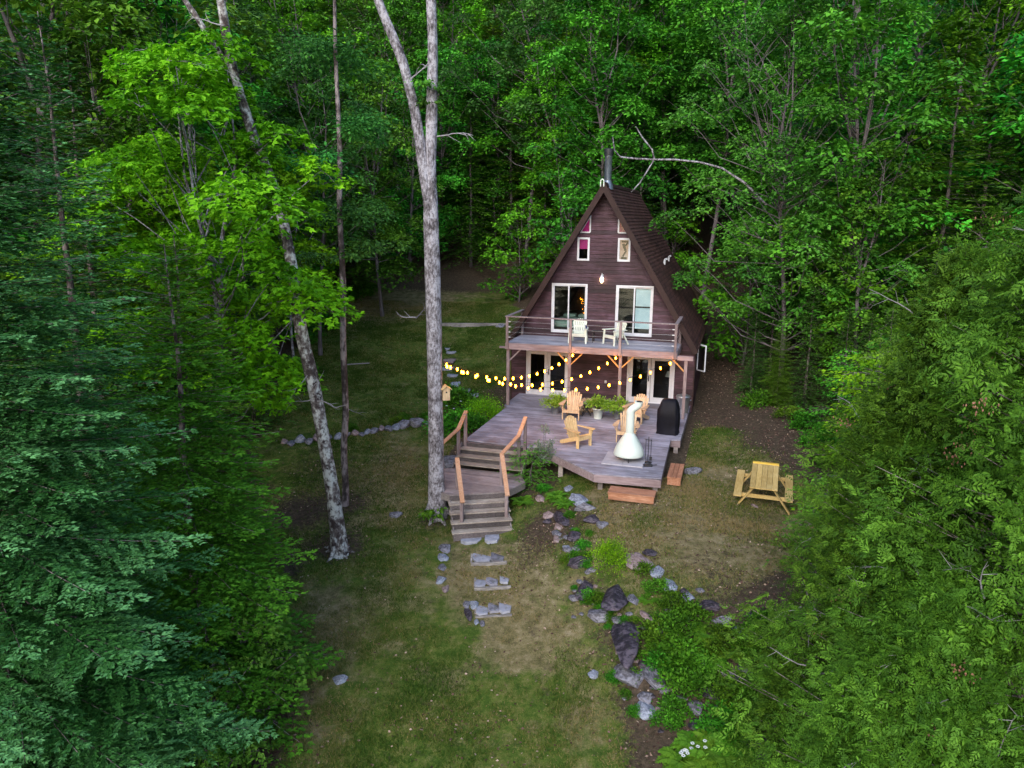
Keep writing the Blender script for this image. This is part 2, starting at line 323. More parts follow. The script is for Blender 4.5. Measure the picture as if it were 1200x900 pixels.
# ------------------------------------------------------------------ ground material + mesh
def ground_mat():
    m, nt, N = newmat('ground_soil_and_lawn'); L = nt.links.new
    tc = N('ShaderNodeTexCoord'); V = tc.outputs['Object']
    lawn = N('ShaderNodeAttribute', attribute_name='lawn').outputs['Fac']; dry = N('ShaderNodeAttribute', attribute_name='dry').outputs['Fac']
    n1 = noise(nt, V, 1.1, 5, .65); n2 = noise(nt, V, 9, 6, .7); n3 = noise(nt, V, 45, 4, .7)
    soil = ramp(nt, mathn(nt, 'MULTIPLY_ADD', n3, .5, mathn(nt, 'MULTIPLY', n2, .5)), [(.3, (.024, .016, .012)), (.5, (.062, .043, .033)), (.7, (.17, .125, .095))])
    soil2 = ramp(nt, n2, [(.3, (.035, .035, .018)), (.7, (.12, .09, .065))])
    soil = mixc(nt, n1, soil, soil2)
    n4 = noise(nt, V, 3.2, 6, .75); mid = mathn(nt, 'MULTIPLY_ADD', n3, .35, mathn(nt, 'MULTIPLY', n4, .65))
    gr = ramp(nt, mid, [(.36, (.024, .058, .009)), (.47, (.06, .108, .016)), (.56, (.12, .142, .034)), (.64, (.2, .175, .08))])
    straw = ramp(nt, mid, [(.36, (.06, .066, .024)), (.46, (.135, .12, .055)), (.55, (.22, .185, .1)), (.66, (.34, .29, .2))])
    df = mathn(nt, 'ADD', dry, mathn(nt, 'MULTIPLY_ADD', n1, 2.2, -1.1)); dfc = ramp(nt, df, [(.25, (0, 0, 0)), (.7, (1, 1, 1))])
    g = mixc(nt, dfc, gr, straw)
    worn = ramp(nt, noise(nt, V, 2.1, 5, .7), [(.6, (0, 0, 0)), (.7, (.8, .8, .8))]); g = mixc(nt, worn, g, soil2)
    lf = mathn(nt, 'ADD', lawn, mathn(nt, 'MULTIPLY_ADD', n2, 1.4, -.7)); lfc = ramp(nt, lf, [(.38, (0, 0, 0)), (.65, (1, 1, 1))])
    col = mixc(nt, lfc, soil, g)
    b = N('ShaderNodeBsdfPrincipled'); L(col, b.inputs['Base Color']); b.inputs['Roughness'].default_value = .95; b.inputs['Specular IOR Level'].default_value = .1
    bn = N('ShaderNodeBump'); bn.inputs['Strength'].default_value = .8; bn.inputs['Distance'].default_value = .05; L(mathn(nt, 'ADD', n2, n3), bn.inputs['Height']); L(bn.outputs[0], b.inputs['Normal'])
    o = N('ShaderNodeOutputMaterial'); L(b.outputs[0], o.inputs[0]); return m
def smooth(a, b, t): t = np.clip((t-a)/(b-a), 0, 1); return t*t*(3-2*t)
def blob(x, y, px, py, r, rx=1):
    g = _gc.setdefault((px, py), G(px, py)); return np.exp(-(((x-g[0])/rx)**2+(y-g[1])**2)/(r*r))
_gc = {}
def lawn_map(x, y):
    left = np.interp(y, [10, 13, 17, 22, 27, 33, 40, 47, 52], [-5.2, -4.9, -5.6, -8, -9.5, -10.5, -11.5, -11, -9])
    right = np.interp(y, [10, 14, 17, 20, 23, 26, 29, 32, 60], [2.6, 2.9, 7.0, 9.2, 9.3, 8.3, 6.8, .5, .5])
    w = .5*np.sin(y*1.3)+.3*np.sin(y*2.9+1)
    L = smooth(-.5, .7, x-left+w*.6)*smooth(-.4, .8, right-x+w*.5)*smooth(51.5, 48, y)
    # right upper lawn meets the boulder bank
    for px, py, r, k in [(655, 610, 1.1, .7), (690, 690, .8, .5), (640, 640, .9, .3), (725, 740, .7, .6), (770, 800, .9, .55), (820, 780, 1.3, .9), (870, 770, 1.2, .8), (830, 860, 1.3, .9), (620, 570, 1.0, 1.), (790, 860, .6, .15),
                         (512, 610, .7, .7), (397, 640, .9, .9), (350, 600, 1.3, .8), (320, 660, .8, .9), (380, 545, 1.6, .5), (410, 590, .8, .7), (290, 830, 1.0, .8), (320, 780, .7, .7), (260, 895, 1.2, .9), (640, 620, .8, .5), (610, 660, .7, .3), (690, 770, .5, .1),
                         (800, 500, .8, .9), (830, 460, 2., 1.), (900, 520, 1.6, .6), (935, 515, 1.5, .9), (760, 590, .8, .4), (830, 660, .9, .35), (870, 700, 1.0, .35), (900, 580, 1.0, .5), (590, 460, 1.1, .9), (580, 500, 1., 1), (525, 500, .8, .7), (600, 420, 1., .6), (460, 560, 1.2, .3), (780, 650, 1., .2)]:
        L = L*(1-k*blob(x, y, px, py, r))
    u, v = toH(x, y); L = L*(1-((u > -1.0) & (u < 7.0) & (v > -7.6) & (v < 9.5)).astype(float))
    return np.clip(L, 0, 1)
def dry_map(x, y):
    D = .12+0*x
    for px, py, r, k in [(850, 620, 3., .7), (780, 600, 2.2, .7), (860, 560, 3, .5), (600, 690, 1.6, .5), (560, 670, 1.3, .5), (450, 590, 2.2, .45), (400, 700, 1.6, .35), (660, 740, 1.2, .4), (600, 745, .8, .6), (400, 760, 1.3, .45), (700, 850, 1, .4), (470, 545, 2.5, .45), (540, 800, .6, .25), (430, 360, 3.5, .7), (480, 345, 4, .8), (330, 850, 1, .5)]:
        D = D+k*blob(x, y, px, py, r)
    return np.clip(D, 0, 1)
xs = np.concatenate([np.linspace(-75, -16, 50, endpoint=False), np.linspace(-16, 16, 260, endpoint=False), np.linspace(16, 75, 51)])
ys = np.concatenate([np.linspace(-30, 9, 35, endpoint=False), np.linspace(9, 50, 300, endpoint=False), np.linspace(50, 140, 80)])
X, Y = np.meshgrid(xs, ys); Z = terr(X, Y)
nx, ny = len(xs), len(ys); idx = np.arange(nx*ny).reshape(ny, nx)
Fq = np.stack([idx[:-1, :-1], idx[:-1, 1:], idx[1:, 1:], idx[1:, :-1]], -1).reshape(-1, 4)
me = np_mesh('ground', np.stack([X, Y, Z], -1).reshape(-1, 3), Fq, smooth=True)
for nm, fn in (('lawn', lawn_map), ('dry', dry_map)):
    a = me.attributes.new(nm, 'FLOAT', 'POINT'); a.data.foreach_set('value', fn(X, Y).ravel().astype(np.float32))
tag(link(me, 'ground', ground_mat()), kind='structure')

# ------------------------------------------------------------------ leaves (numpy)
def nrm(a): return a/np.maximum(np.linalg.norm(a, axis=-1, keepdims=True), 1e-9)
def leaf_geo(Cn, D, Nn, Ln, Wd, fold=.12):
    D = nrm(D); S = nrm(np.cross(D, Nn)); U = nrm(np.cross(S, D)); Ln = np.asarray(Ln).reshape(-1, 1)*np.ones((len(Cn), 1)); Wd = np.asarray(Wd).reshape(-1, 1)*np.ones((len(Cn), 1))
    a = Cn; b = Cn+D*Ln*.45+S*Wd*.5+U*fold*Wd; c = Cn+D*Ln; d = Cn+D*Ln*.45-S*Wd*.5+U*fold*Wd
    V = np.stack([a, b, c, d], 1).reshape(-1, 3); Fq = np.arange(len(Cn)*4).reshape(-1, 4); return V, Fq
def lobed(Cn, D, Nn, Ln, val):
    D = nrm(D); S = nrm(np.cross(D, Nn)); Vs, Fs, A = [], [], []
    n = 0
    for ang, k in ((0, 1), (.95, .75), (-.95, .75)):
        d = D*math.cos(ang)+S*math.sin(ang); V, Fq = leaf_geo(Cn, d, Nn, Ln*k, Ln*k*.62); Vs.append(V); Fs.append(Fq+n); n += len(V); A.append(val)
    return np.concatenate(Vs), np.concatenate(Fs), np.concatenate(A)
def rdir(r, n, up=0.0):
    a = r.normal(size=(n, 3)); a[:, 2] += up; return nrm(a)

def tree_deciduous(name, seed, H, base, rad, limbs, bark, leafm, leaf=.13, per=9, tr=.14, lobes=False, lean=(0, 0), layer=.1, subs=7, gap=0., top=.35, trunk_kids=None, spread=.42):
    """trunk + limbs in one mesh, crown of leaf faces in another; returns list of (child name, mesh, material)."""
    r = np.random.default_rng(seed); random.seed(seed)
    def tp(t): return Vector((lean[0]*t*t+.022*H*(math.sin(t*5+seed)-math.sin(seed)), lean[1]*t*t+.02*H*(math.cos(t*4+seed)-math.cos(seed)), H*t))
    w = MB(); w.tube([tp(i/14) for i in range(15)], [tr*(1.25 if i == 0 else 1)*(1-.88*i/14) for i in range(15)], 9, .5)
    pos, dirs, val, nor = [], [], [], []
    for i in range(limbs):
        t0 = base/H+(1-base/H)*((i+.5+r.normal()*.8)/limbs if i > 1 else .03)**.95*.96; t0 = min(.97, t0); az = i*2.4+r.normal()*.35
        k = (t0-base/H)/(1-base/H); Lr = rad*(max(.12, (1-k**1.8))**.75)*(.55+.45*min(1, k*5+top))*r.uniform(.7, 1.15)
        rise = .3+.8*k+r.normal()*.22; st = tp(t0*.97)
        pts = []; d = Vector((math.cos(az), math.sin(az), rise)).normalized(); p = st.copy(); n = 7
        for j in range(n+1):
            pts.append(p.copy()); d.z -= .11*(.6+rise); d.x += r.normal()*.08; d.y += r.normal()*.08; d.normalize(); p = p+d*(Lr/n)
        w.tube(pts, [max(.008, tr*.34*(1-.85*k)*(1-j/n*.85)) for j in range(n+1)], 5, .5, cap=False)
        cv = r.uniform(0, 1)
        for s in range(subs):
            if r.random() < gap: continue
            f = .14+.86*(s+.5)/subs; j = min(n-1, int(f*n)); q = pts[j].lerp(pts[j+1], f*n-j)
            h = (pts[j+1]-pts[j]).normalized(); side = 1 if s % 2 else -1
            a2 = side*r.uniform(.5, 1.2); dd = Vector((h.x*math.cos(a2)-h.y*math.sin(a2), h.x*math.sin(a2)+h.y*math.cos(a2), r.uniform(-.05, .2))).normalized()
            SL = Lr*spread*(1.15-f*.55)*r.uniform(.7, 1.2)+.15
            e = q+dd*SL+Vector((0, 0, -.06*SL)); w.tube([q, q.lerp(e, .5)+Vector((0, 0, .05*SL)), e], [.012, .008, .004], 3, .5, cap=False)
            m = max(4, int(per*SL*4)); tt = r.uniform(.1, 1.1, m)**.8
            base_p = np.array(q)[None]*(1-tt[:, None])+np.array(e)[None]*tt[:, None]
            wdt = .1+.26*SL
            offs = np.stack([r.normal(size=m)*wdt, r.normal(size=m)*wdt, r.normal(size=m)*layer*.6-.25*wdt*np.abs(r.normal(size=m))], 1)
            pos.append(base_p+offs); o2 = offs.copy(); o2[:, 2] = -.12
            dirs.append(nrm(o2+np.array(dd)[None]*.15+r.normal(size=(m, 3))*.05)); nor.append(nrm(np.array([0, 0, 1.])[None]+r.normal(size=(m, 3))*.33))
            val.append(np.clip(.55*cv+.2*r.random()+.35*r.random(m), 0, 1))
    pos, dirs, nor, val = map(np.concatenate, (pos, dirs, nor, val))
    ln = leaf*r.uniform(.7, 1.25, len(pos))
    if lobes: V, Fq, A = lobed(pos, dirs, nor, ln[:, None], val)
    else: V, Fq = leaf_geo(pos, dirs, nor, ln, ln*.62); A = val
    return [('trunk', w.mesh('trunk'), bark), ('crown', np_mesh('crown', V, Fq, A), leafm)]

def vnoise(x, y, sc, seed):
    r = np.random.default_rng(seed); T = r.random((256, 256)); X_, Y_ = np.asarray(x)/sc+500, np.asarray(y)/sc+500; i, j = np.floor(X_).astype(int), np.floor(Y_).astype(int); f, g = X_-i, Y_-j
    f, g = f*f*(3-2*f), g*g*(3-2*g); q = lambda a, b: T[a % 256, b % 256]
    return (q(i, j)*(1-f)+q(i+1, j)*f)*(1-g)+(q(i, j+1)*(1-f)+q(i+1, j+1)*f)*g
def tree_broad(seed, H, base, rad, nd, bark, leafm, leaf=.2, dens=60, tr=.15, dome=.85, lobes=False, lean=(0, 0), leaders=2, low=1.0, sprig=5, fill=.35):
    """rounded broadleaf crown: leaf domes at the ends of ascending limbs, with gaps between them."""
    r = np.random.default_rng(seed); random.seed(seed); w = MB()
    def tp(t): return np.array([lean[0]*t*t+.02*H*(math.sin(t*5+seed)-math.sin(seed)), lean[1]*t*t+.02*H*(math.cos(t*4+seed)-math.cos(seed)), H*t])
    tk = .62; w.tube([(0, 0, -.4)]+[tp(tk*i/9) for i in range(10)], [tr*1.5]+[tr*(1.2 if i == 0 else 1)*(1-.5*i/9) for i in range(10)], 10, .5, rough=.06, ph=seed)
    ends = []
    for l in range(leaders):
        az = 6.28*l/leaders+r.random(); e = tp(.97)+np.array([math.cos(az), math.sin(az), 0])*rad*.28*r.uniform(.5, 1.2)*(leaders > 1); s0 = tp(tk*(1-.12*l)); m = (s0+e)/2+np.array([math.cos(az), math.sin(az), 0])*rad*.1
        w.tube([s0, m, e], [tr*.55, tr*.33, tr*.08], 7, .5, rough=.04); ends.append((s0, m, e))
    Pq, Dq, Nq, Vq, Lq = [], [], [], [], []
    for d in range(nd):
        k = ((d+.5)/nd)**.85; az = d*2.399+r.normal()*.6; env = (math.sin(math.pi*min(1, .1+.86*k**.9*low)))**.65*(1+.28*math.sin(az*2+k*9+seed)+.15*math.sin(az*5+k*4)); f = r.uniform(.35, 1)**.6
        if r.random() < fill: f *= .5
        c0 = tp((base+(H-base)*k)/H); h = np.array([math.cos(az), math.sin(az), 0]); dist = rad*env*f; c = c0+h*dist; c[2] = min(c[2]+r.normal()*.3, H)
        Rd = dome*r.uniform(.6, 1.35)*(1-.3*k)
        zs = max(base*.55, c[2]-dist*r.uniform(.35, .75)-.3); s0 = tp(min(.95, zs/H)) if zs/H < tk else None
        if s0 is None:
            a_, b_, e_ = ends[d % leaders]; q = np.clip((zs/H-tk)/(1-tk), 0, .9); s0 = a_*(1-q)+e_*q
        mid = (s0+c)/2+np.array([0, 0, -.1*dist])+r.normal(size=3)*.12*dist**.5
        w.tube([s0, s0*.65+mid*.35, mid, (mid+c)/2+np.array([0, 0, .04]), c-np.array([0, 0, .05])], [tr*.26*(1-.6*k)+.008, tr*.2*(1-.6*k)+.007, tr*.15*(1-.6*k)+.006, .012, .006], 5, .5, cap=False)
        m = int(dens*Rd*Rd*3.1/sprig)+3; a = r.uniform(0, 6.283, m); ph = r.uniform(0, 6, 3); out = Rd*(1+.25*np.sin(3*a+ph[0])+.16*np.sin(7*a+ph[1])); u = np.sqrt(r.random(m)); rr = out*u
        tilt = h*.22+r.normal(size=3)*.08
        x, y = rr*np.cos(a), rr*np.sin(a); z = Rd*(.26-.55*u*u)-(x*tilt[0]+y*tilt[1])+r.normal(size=m)*.07*Rd-(r.random(m) < .3)*r.random(m)*.45*Rd
        pc = c[None]+np.stack([x, y, z], 1); od = np.stack([x, y, -.35*rr-.05], 1); cv = r.random()
        for j in range(6): 
            if j >= 4: continue
            e = pc[r.integers(m)]; w.tube([c-np.array([0, 0, .04]), (c+e)/2+np.array([0, 0, .03]), e], [.008, .006, .003], 3, .5, cap=False)
        sv = r.random(m)
        for g in range(sprig):
            dd = nrm(nrm(od)*.9+r.normal(size=(m, 3))*np.array([.75, .75, .22])); Pq.append(pc+dd*leaf*.3*r.random((m, 1))+r.normal(size=(m, 3))*leaf*.35); Dq.append(dd)
            Nq.append(nrm(np.array([0, 0, 1.])[None]+nrm(od)*.35*u[:, None]+r.normal(size=(m, 3))*.3)); Vq.append(np.clip(.5*cv+.25*sv+.28*r.random(m), 0, 1)); Lq.append(leaf*r.uniform(.65, 1.25, m))
    Pq, Dq, Nq, Vq, Lq = map(np.concatenate, (Pq, Dq, Nq, Vq, Lq))
    if lobes: V, Fq, A = lobed(Pq, Dq, Nq, Lq[:, None], Vq)
    else: V, Fq = leaf_geo(Pq, Dq, Nq, Lq, Lq*.66); A = Vq
    return [('trunk', w.mesh('trunk'), bark), ('crown', np_mesh('crown', V, Fq, A), leafm)]

def tree_conifer(name, seed, H, rad, bark, leafm, base=.3, step=.33, nb=7, tuft=.085, droop=.35, dens=1.0, wid=.42, power=.8, tr=.16, up=.25, dead=None):
    r = np.random.default_rng(seed); random.seed(seed)
    w = MB(); w.tube([(0, 0, -.3)]+[(.04*math.sin(i), .04*math.cos(i*1.7), H*i/10) for i in range(1, 11)], [tr]+[tr*(1-.95*i/10) for i in range(1, 11)], 8, .5)
    P0, D0, V0, N0 = [], [], [], []
    z = base
    while z < H-.12:
        k = (H-z)/(H-base); Lr0 = rad*(k**power)
        for b in range(nb):
            az = 2*math.pi*(b+r.random()*.9)/nb+z*1.9; Lr = Lr0*r.uniform(.72, 1.14)+.1; zz = z+r.uniform(-.5, .5)*step
            n = max(4, int(Lr/.22)); cv = r.random(); h0 = np.array([math.cos(az), math.sin(az), 0])
            sl = up*(1-k)*2.2-.1-droop*k*.6; f = np.linspace(0, 1, n+1)
            pts = h0[None]*(Lr*f)[:, None]; pts[:, 2] = zz+Lr*(sl*f-droop*.5*f**1.5*1.0+up*.9*droop*2*f**3*.6)
            pts[:, :2] += np.cumsum(r.normal(size=(n+1, 2))*.015, 0)
            w.tube([Vector(q)-Vector((0, 0, .035)) for q in pts[::max(1, n//4)]], [max(.005, .018*Lr/3*(1-i*.2)) for i in range(len(pts[::max(1, n//4)]))], 3, .5, cap=False)
            side = np.array([-h0[1], h0[0], 0]); ns = max(5, int(Lr/.085*dens*.6))
            ff = np.linspace(.1, 1, ns)
            for q, fi in enumerate(ff):
                p = np.array([np.interp(fi, f, pts[:, i]) for i in range(3)]); sg = 1 if q % 2 else -1
                tl = wid*Lr*(1.03-fi)**.8*(.5+.5*min(1, fi*3))*r.uniform(.6, 1.2)+.06
                dd = nrm(side*sg*r.uniform(.6, 1)+h0*r.uniform(.5, .9)+np.array([0, 0, r.uniform(-.25, .05)]))
                m = max(2, int(tl/(tuft*.72)*dens)); tt = (np.arange(m)+r.random(m)*.6)/m
                pp = p[None]+dd[None]*(tl*tt)[:, None]; pp[:, 2] -= .16*tl*tt**2+r.random(m)*.02
                for sgn in (-1, 0, 1):
                    d2 = dd[None]+sgn*.85*np.cross(dd, [0, 0, 1.])[None]+r.normal(size=(m, 3))*.14; d2[:, 2] += .12
                    P0.append(pp); D0.append(d2); N0.append(nrm(np.array([0, 0, 1.])[None]+r.normal(size=(m, 3))*.3))
                    V0.append(np.clip(.35*cv+.2+.25*r.random(m)+(.22 if fi > .82 else 0)+.12*(tt > .75), 0, 1))
        z += step*(.7+.6*r.random())
    P0, D0, N0, V0 = map(np.concatenate, (P0, D0, N0, V0))
    ln = tuft*r.uniform(.8, 1.35, len(P0)); V, Fq = leaf_geo(P0, D0, N0, ln, ln*.42)
    return [('trunk', w.mesh('trunk'), bark), ('crown', np_mesh('crown', V, Fq, V0), leafm)]

def tree_cedar(name, seed, H, rad, bark, leafm, base=.3, n=2600, frond=.17, cones=0, power=.7, per=4, twigs=0):
    """dense scale-leaved tree: fans of narrow fronds at the ends of arching branches."""
    r = np.random.default_rng(seed); random.seed(seed)
    w = MB(); w.tube([(0, 0, -.3), (0.05, 0, H*.3), (0, .08, H*.65), (0, 0, H)], [.2, .16, .09, .01], 8, .5)
    Vs, Fs, A, nn = [], [], [], 0; cn = MB(); tw = MB()
    parts = []
    for i in range(n):
        k = r.random()**1.35
        z0 = base+(H-base)*k; az = r.random()*2*math.pi; lob = 1+.2*math.sin(az*3+z0*2.1)+.16*math.sin(az*7+z0*5)
        Rr = rad*((1-k)**power)*lob; f = .42+.6*r.random()**.45
        b_ = float(vnoise(az*4.2, z0*2.1, 1.0, seed))*.65+float(vnoise(az*9, z0*5, 1.0, seed+1))*.35
        if b_ < .4 and f > .62: f *= .66
        f *= .82+.36*b_
        h = np.array([math.cos(az), math.sin(az), 0]); end = h*Rr*f; end[2] = z0+Rr*(.3*f-.34*f*f)+r.normal()*.08
        if i % 14 == 0:
            st = np.array([0, 0, max(.1, z0-.35*Rr)]); mid = (st+end)/2+np.array([0, 0, -.06*Rr])
            w.tube([Vector(st), Vector(mid), Vector(end)], [.018, .011, .004], 4, .5, cap=False)
        cv = np.clip(.55*r.random()+.9*(b_-.3), 0, 1); m = r.integers(5, 9); sc = frond*r.uniform(.6, 1.4)
        ax = nrm(h*r.uniform(.4, 1)+np.array([0, 0, r.uniform(-.5, .45)])+r.normal(size=3)*.4)
        Np = nrm(np.array([0, 0, .8])+h*r.uniform(-.2, 1)+r.normal(size=3)*.45); S = nrm(np.cross(ax, Np))
        o = end+S*(r.normal(size=(m, 1))*sc*1.0)+ax*(r.uniform(-1.3, .6, (m, 1))*sc)+Np*(r.normal(size=(m, 1))*sc*.3)
        # a frond: short pinnae in pairs along an axis
        T = np.linspace(0, 1, per); axj = nrm(ax[None]+S[None]*r.normal(size=(m, 1))*.45+r.normal(size=(m, 3))*.1)
        Sj = nrm(np.cross(axj, Np[None])); pl, dl, ll = [], [], []
        for t in T:
            for sg in (-1, 1): pl.append(o+axj*sc*t); dl.append(axj*.8+Sj*sg*.75+r.normal(size=(m, 3))*.14-np.array([0, 0, .12])); ll.append(np.full(m, sc*(.62-.38*t)))
        pl.append(o+axj*sc*.9); dl.append(axj+0); ll.append(np.full(m, sc*.4))
        pl, dl, ll = map(np.concatenate, (pl, dl, ll)); V, Fq = leaf_geo(pl, dl, np.repeat(Np[None], len(pl), 0), ll, ll*.34, .1)
        Vs.append(V); Fs.append(Fq+nn); nn += len(V); A.append(np.clip(.5*cv+.3*np.tile(r.random(m), per*2+1)+.2*r.random(len(pl)), 0, 1))
        if cones and i % cones == 0 and k > .12:
            cn = MB()
            for _ in range(30):
                c = end+ax*sc*.5+r.normal(size=3)*np.array([.09, .09, .06]); s = r.uniform(.008, .016); cn.add([c+np.array(q)*s for q in ((1, 0, 0), (0, 1, 0), (-1, 0, 0), (0, -1, 0), (0, 0, 1.6), (0, 0, -1.6))], [(0, 1, 4), (1, 2, 4), (2, 3, 4), (3, 0, 4), (1, 0, 5), (2, 1, 5), (3, 2, 5), (0, 3, 5)])
            parts.append(('cone_cluster', cn.mesh('cone_cluster'), M['cone']))
        if twigs and i % twigs == 0 and k > .08:
            tw = MB(); p = Vector(end*np.array([.82, .82, 1])); d = Vector(h*.8+np.array([0, 0, .25])+r.normal(size=3)*.45).normalized(); L = r.uniform(.5, 1.1); q = [p]
            for _ in range(5): d = (d+Vector(r.normal(size=3)*.16)).normalized(); q.append(q[-1]+d*L/5)
            tw.tube(q, [.013, .011, .009, .007, .005, .003], 4, .5)
            for b in (2, 3, 4): e = q[b]+(d+Vector(r.normal(size=3)*.7)).normalized()*L*.28; tw.tube([q[b], e], [.006, .002], 3, .5)
            parts.append(('dead_twig', tw.mesh('dead_twig'), M['twig']))
    return [('trunk', w.mesh('trunk'), bark), ('crown', np_mesh('crown', np.concatenate(Vs), np.concatenate(Fs), np.concatenate(A)), leafm)]+parts

def plant(name, meshes, label, cat, loc, rz=0, sc=1, group=None):
    t = thing(name, label, cat, loc, rz, group); t.scale = (sc, sc, sc) if isinstance(sc, (int, float)) else sc
    for nm, me, mt in meshes:
        o = bpy.data.objects.new(nm, me); C.objects.link(o)
        if not me.materials: me.materials.append(mt)
        o.parent = t
    return t
def shrub(seed, r0=.5, h=.5, n=900, leaf=.07, mat=None, stems=True, flat_=False, clumps=22):
    r = np.random.default_rng(seed); random.seed(seed); w = MB(); P0, D0, V0 = [], [], []
    for i in range(clumps):
        a = r.random()*6.28; f = math.sqrt(r.random()); c = np.array([math.cos(a)*f*r0, math.sin(a)*f*r0, h*(1-.75*f*f)*r.uniform(.55, 1.1)])
        w.tube([(0, 0, 0), Vector(c*np.array([.4, .4, .6])), Vector(c)], [.012, .009, .004], 4, .5, cap=False)
        m = n//clumps; o = r.normal(size=(m, 3))*np.array([.3, .3, .16])*r0*.75; P0.append(c+o); D0.append(nrm(o+np.array([0, 0, .05])+r.normal(size=(m, 3))*.08)); V0.append(np.clip(.5*r.random()+.5*r.random(m), 0, 1))
    P0, D0, V0 = map(np.concatenate, (P0, D0, V0)); P0[:, 2] = np.maximum(P0[:, 2], .02)
    V, Fq = leaf_geo(P0, D0, nrm(np.array([0, 0, 1.])[None]+r.normal(size=(len(P0), 3))*.4), leaf*r.uniform(.7, 1.3, len(P0)), leaf*.6)
    return [('stems', w.mesh('stems'), M['bark_dark']), ('foliage', np_mesh('foliage', V, Fq, V0), mat or M['shrub'])]
def fern(seed, r0=.45, nf=16, mat=None, arch=.5, leaf=.075, hang=.25):
    r = np.random.default_rng(seed); P0, D0, N0, V0, L0 = [], [], [], [], []; w = MB(); random.seed(seed)
    for i in range(nf):
        a = 6.28*(i+r.random()*.6)/nf; L = r0*r.uniform(.7, 1.15); h = np.array([math.cos(a), math.sin(a), 0]); s = np.array([-h[1], h[0], 0]); m = 22
        el = r.uniform(.6, 1.3); t = np.linspace(.08, 1, m)
        pts = h[None]*(L*t*math.cos(el*.6))[:, None]; pts[:, 2] = L*(math.sin(el)*t*1.2-t*t*(arch+hang))
        w.tube([Vector(q) for q in pts[::5]], [.004]*len(pts[::5]), 3, .5, cap=False)
        cv = r.random()
        for sg in (-1, 1):
            P0.append(pts); D0.append(nrm(s[None]*sg+h[None]*.35+r.normal(size=(m, 3))*.08-np.array([0, 0, .1])))
            N0.append(np.repeat(np.array([[0, 0, 1.]]), m, 0)); V0.append(np.clip(.4*cv+.3+.3*r.random(m), 0, 1)); L0.append(leaf*1.7*np.sin(np.clip(t*2.9+.2, 0, 3.1))**.7+.01)
    P0, D0, N0, V0, L0 = map(np.concatenate, (P0, D0, N0, V0, L0)); V, Fq = leaf_geo(P0, D0, N0, L0, L0*.36+.008)
    return [('stems', w.mesh('stems'), mat or M['fern']), ('foliage', np_mesh('foliage', V, Fq, V0), mat or M['fern'])]
# ------------------------------------------------------------------ cabin
AX, AZ, SL = 3.1, 8.55, 1.64             # apex and roof slope
cab = thing('cabin', 'brown A-frame cabin with steep shingled roof and board siding at the forest edge', 'cabin', HW(0, 0, 0), -YAW)
V1 = 9.0                                 # rear wall
ops = []                                 # openings: z0, z1, fn(z)->(ua,ub)
def rect(u0, u1, z0, z1): ops.append((z0, z1, lambda z: (u0, u1)))
rect(.02, 1.81, .0, 1.86); rect(4.26, 6.04, .0, 1.9)
rect(1.05, 2.47, 2.68, 4.63); rect(3.65, 5.07, 2.68, 4.63)
rect(2.05, 2.5, 5.59, 6.45); rect(3.65, 4.1, 5.59, 6.45)
ops.append((6.69, 7.26, lambda z: (2.16+(z-6.69)*.59, 2.5))); ops.append((6.69, 7.2, lambda z: (3.65, 3.97-(z-6.69)*.59)))
zs = sorted(set([round(-.7+.152*i, 3) for i in range(62)]+[o[0] for o in ops]+[o[1] for o in ops]))
def ext(z):
    if z < 2.42: return -.62, 6.8
    s = (AZ-.22-z)/SL; return max(-.62, AX-s), min(6.8, AX+s)
w = MB(); random.seed(3); rowa = {}
for z0, z1 in zip(zs[:-1], zs[1:]):
    if z1-z0 < .004 or z0 > AZ-.3: continue
    k = int((z0+.7)/.152+1e-6); a = rowa.setdefault(k, random.random()); zm = (z0+z1)/2
    segs = [[ext(z0), ext(min(z1, AZ-.23))]]
    for o in ops:
        if o[0]-1e-6 <= z0 and z1 <= o[1]+1e-6:
            n = []
            for (a0, b0), (a1, b1) in segs:
                (l0, r0), (l1, r1) = o[2](z0), o[2](z1)
                if b0 <= l0 or a0 >= r0: n.append([(a0, b0), (a1, b1)]); continue
                if l0 > a0: n.append([(a0, l0), (a1, l1)])
                if r0 < b0: n.append([(r0, b0), (r1, b1)])
            segs = n
    for (a0, b0), (a1, b1) in segs:
        e = .024*(1-((z0+.7)/.152-k)); e2 = .024*(1-((z1+.7)/.152-k)) if abs((z1+.7)/.152-k-1) > .05 else 0
        w.add([(a0, -.012-e, z0), (b0, -.012-e, z0), (b0, .06, z0), (a0, .06, z0), (a1, -.012-e2, z1), (b1, -.012-e2, z1), (b1, .06, z1), (a1, .06, z1)],
              [(0, 1, 5, 4), (2, 3, 7, 6), (0, 3, 2, 1), (4, 5, 6, 7), (0, 4, 7, 3), (1, 2, 6, 5)], a)
w.build('front_wall', M['siding'], cab)
for nm, u0, u1 in (('side_wall', -.62, -.56), ('side_wall', 6.74, 6.8)):
    w = MB()
    for i in range(21): w.box(u0-(.01 if u0 < 0 else 0), u1+(.01 if u0 > 0 else 0), .065, V1-.07, -.7+i*.152, -.7+(i+1)*.152-.004)
    w.build(nm, M['siding'], cab)
w = MB(); w.prism([(-.6, -.7), (6.78, -.7), (6.78, 2.4), (AX, AZ-.3), (-.6, 2.4)], 0, .06, M=Matrix.Translation((0, V1, 0)) @ Matrix.Rotation(R(90), 4, 'X')); w.build('rear_wall', M['siding'], cab)
w = MB(); w.box(-.55, 6.73, .07, V1-.08, 2.36, 2.5); w.box(-.55, 6.73, .07, V1-.08, -.12, -.03); w.box(1.45, 4.75, .8, V1-.1, 5.2, 5.3); w.box(-.5, 6.7, 3.6, 3.66, 0, 2.3); w.box(1.45, 4.75, 3.8, 3.86, 2.55, 5.1); w.build('inner_floor', M['dark'], cab)
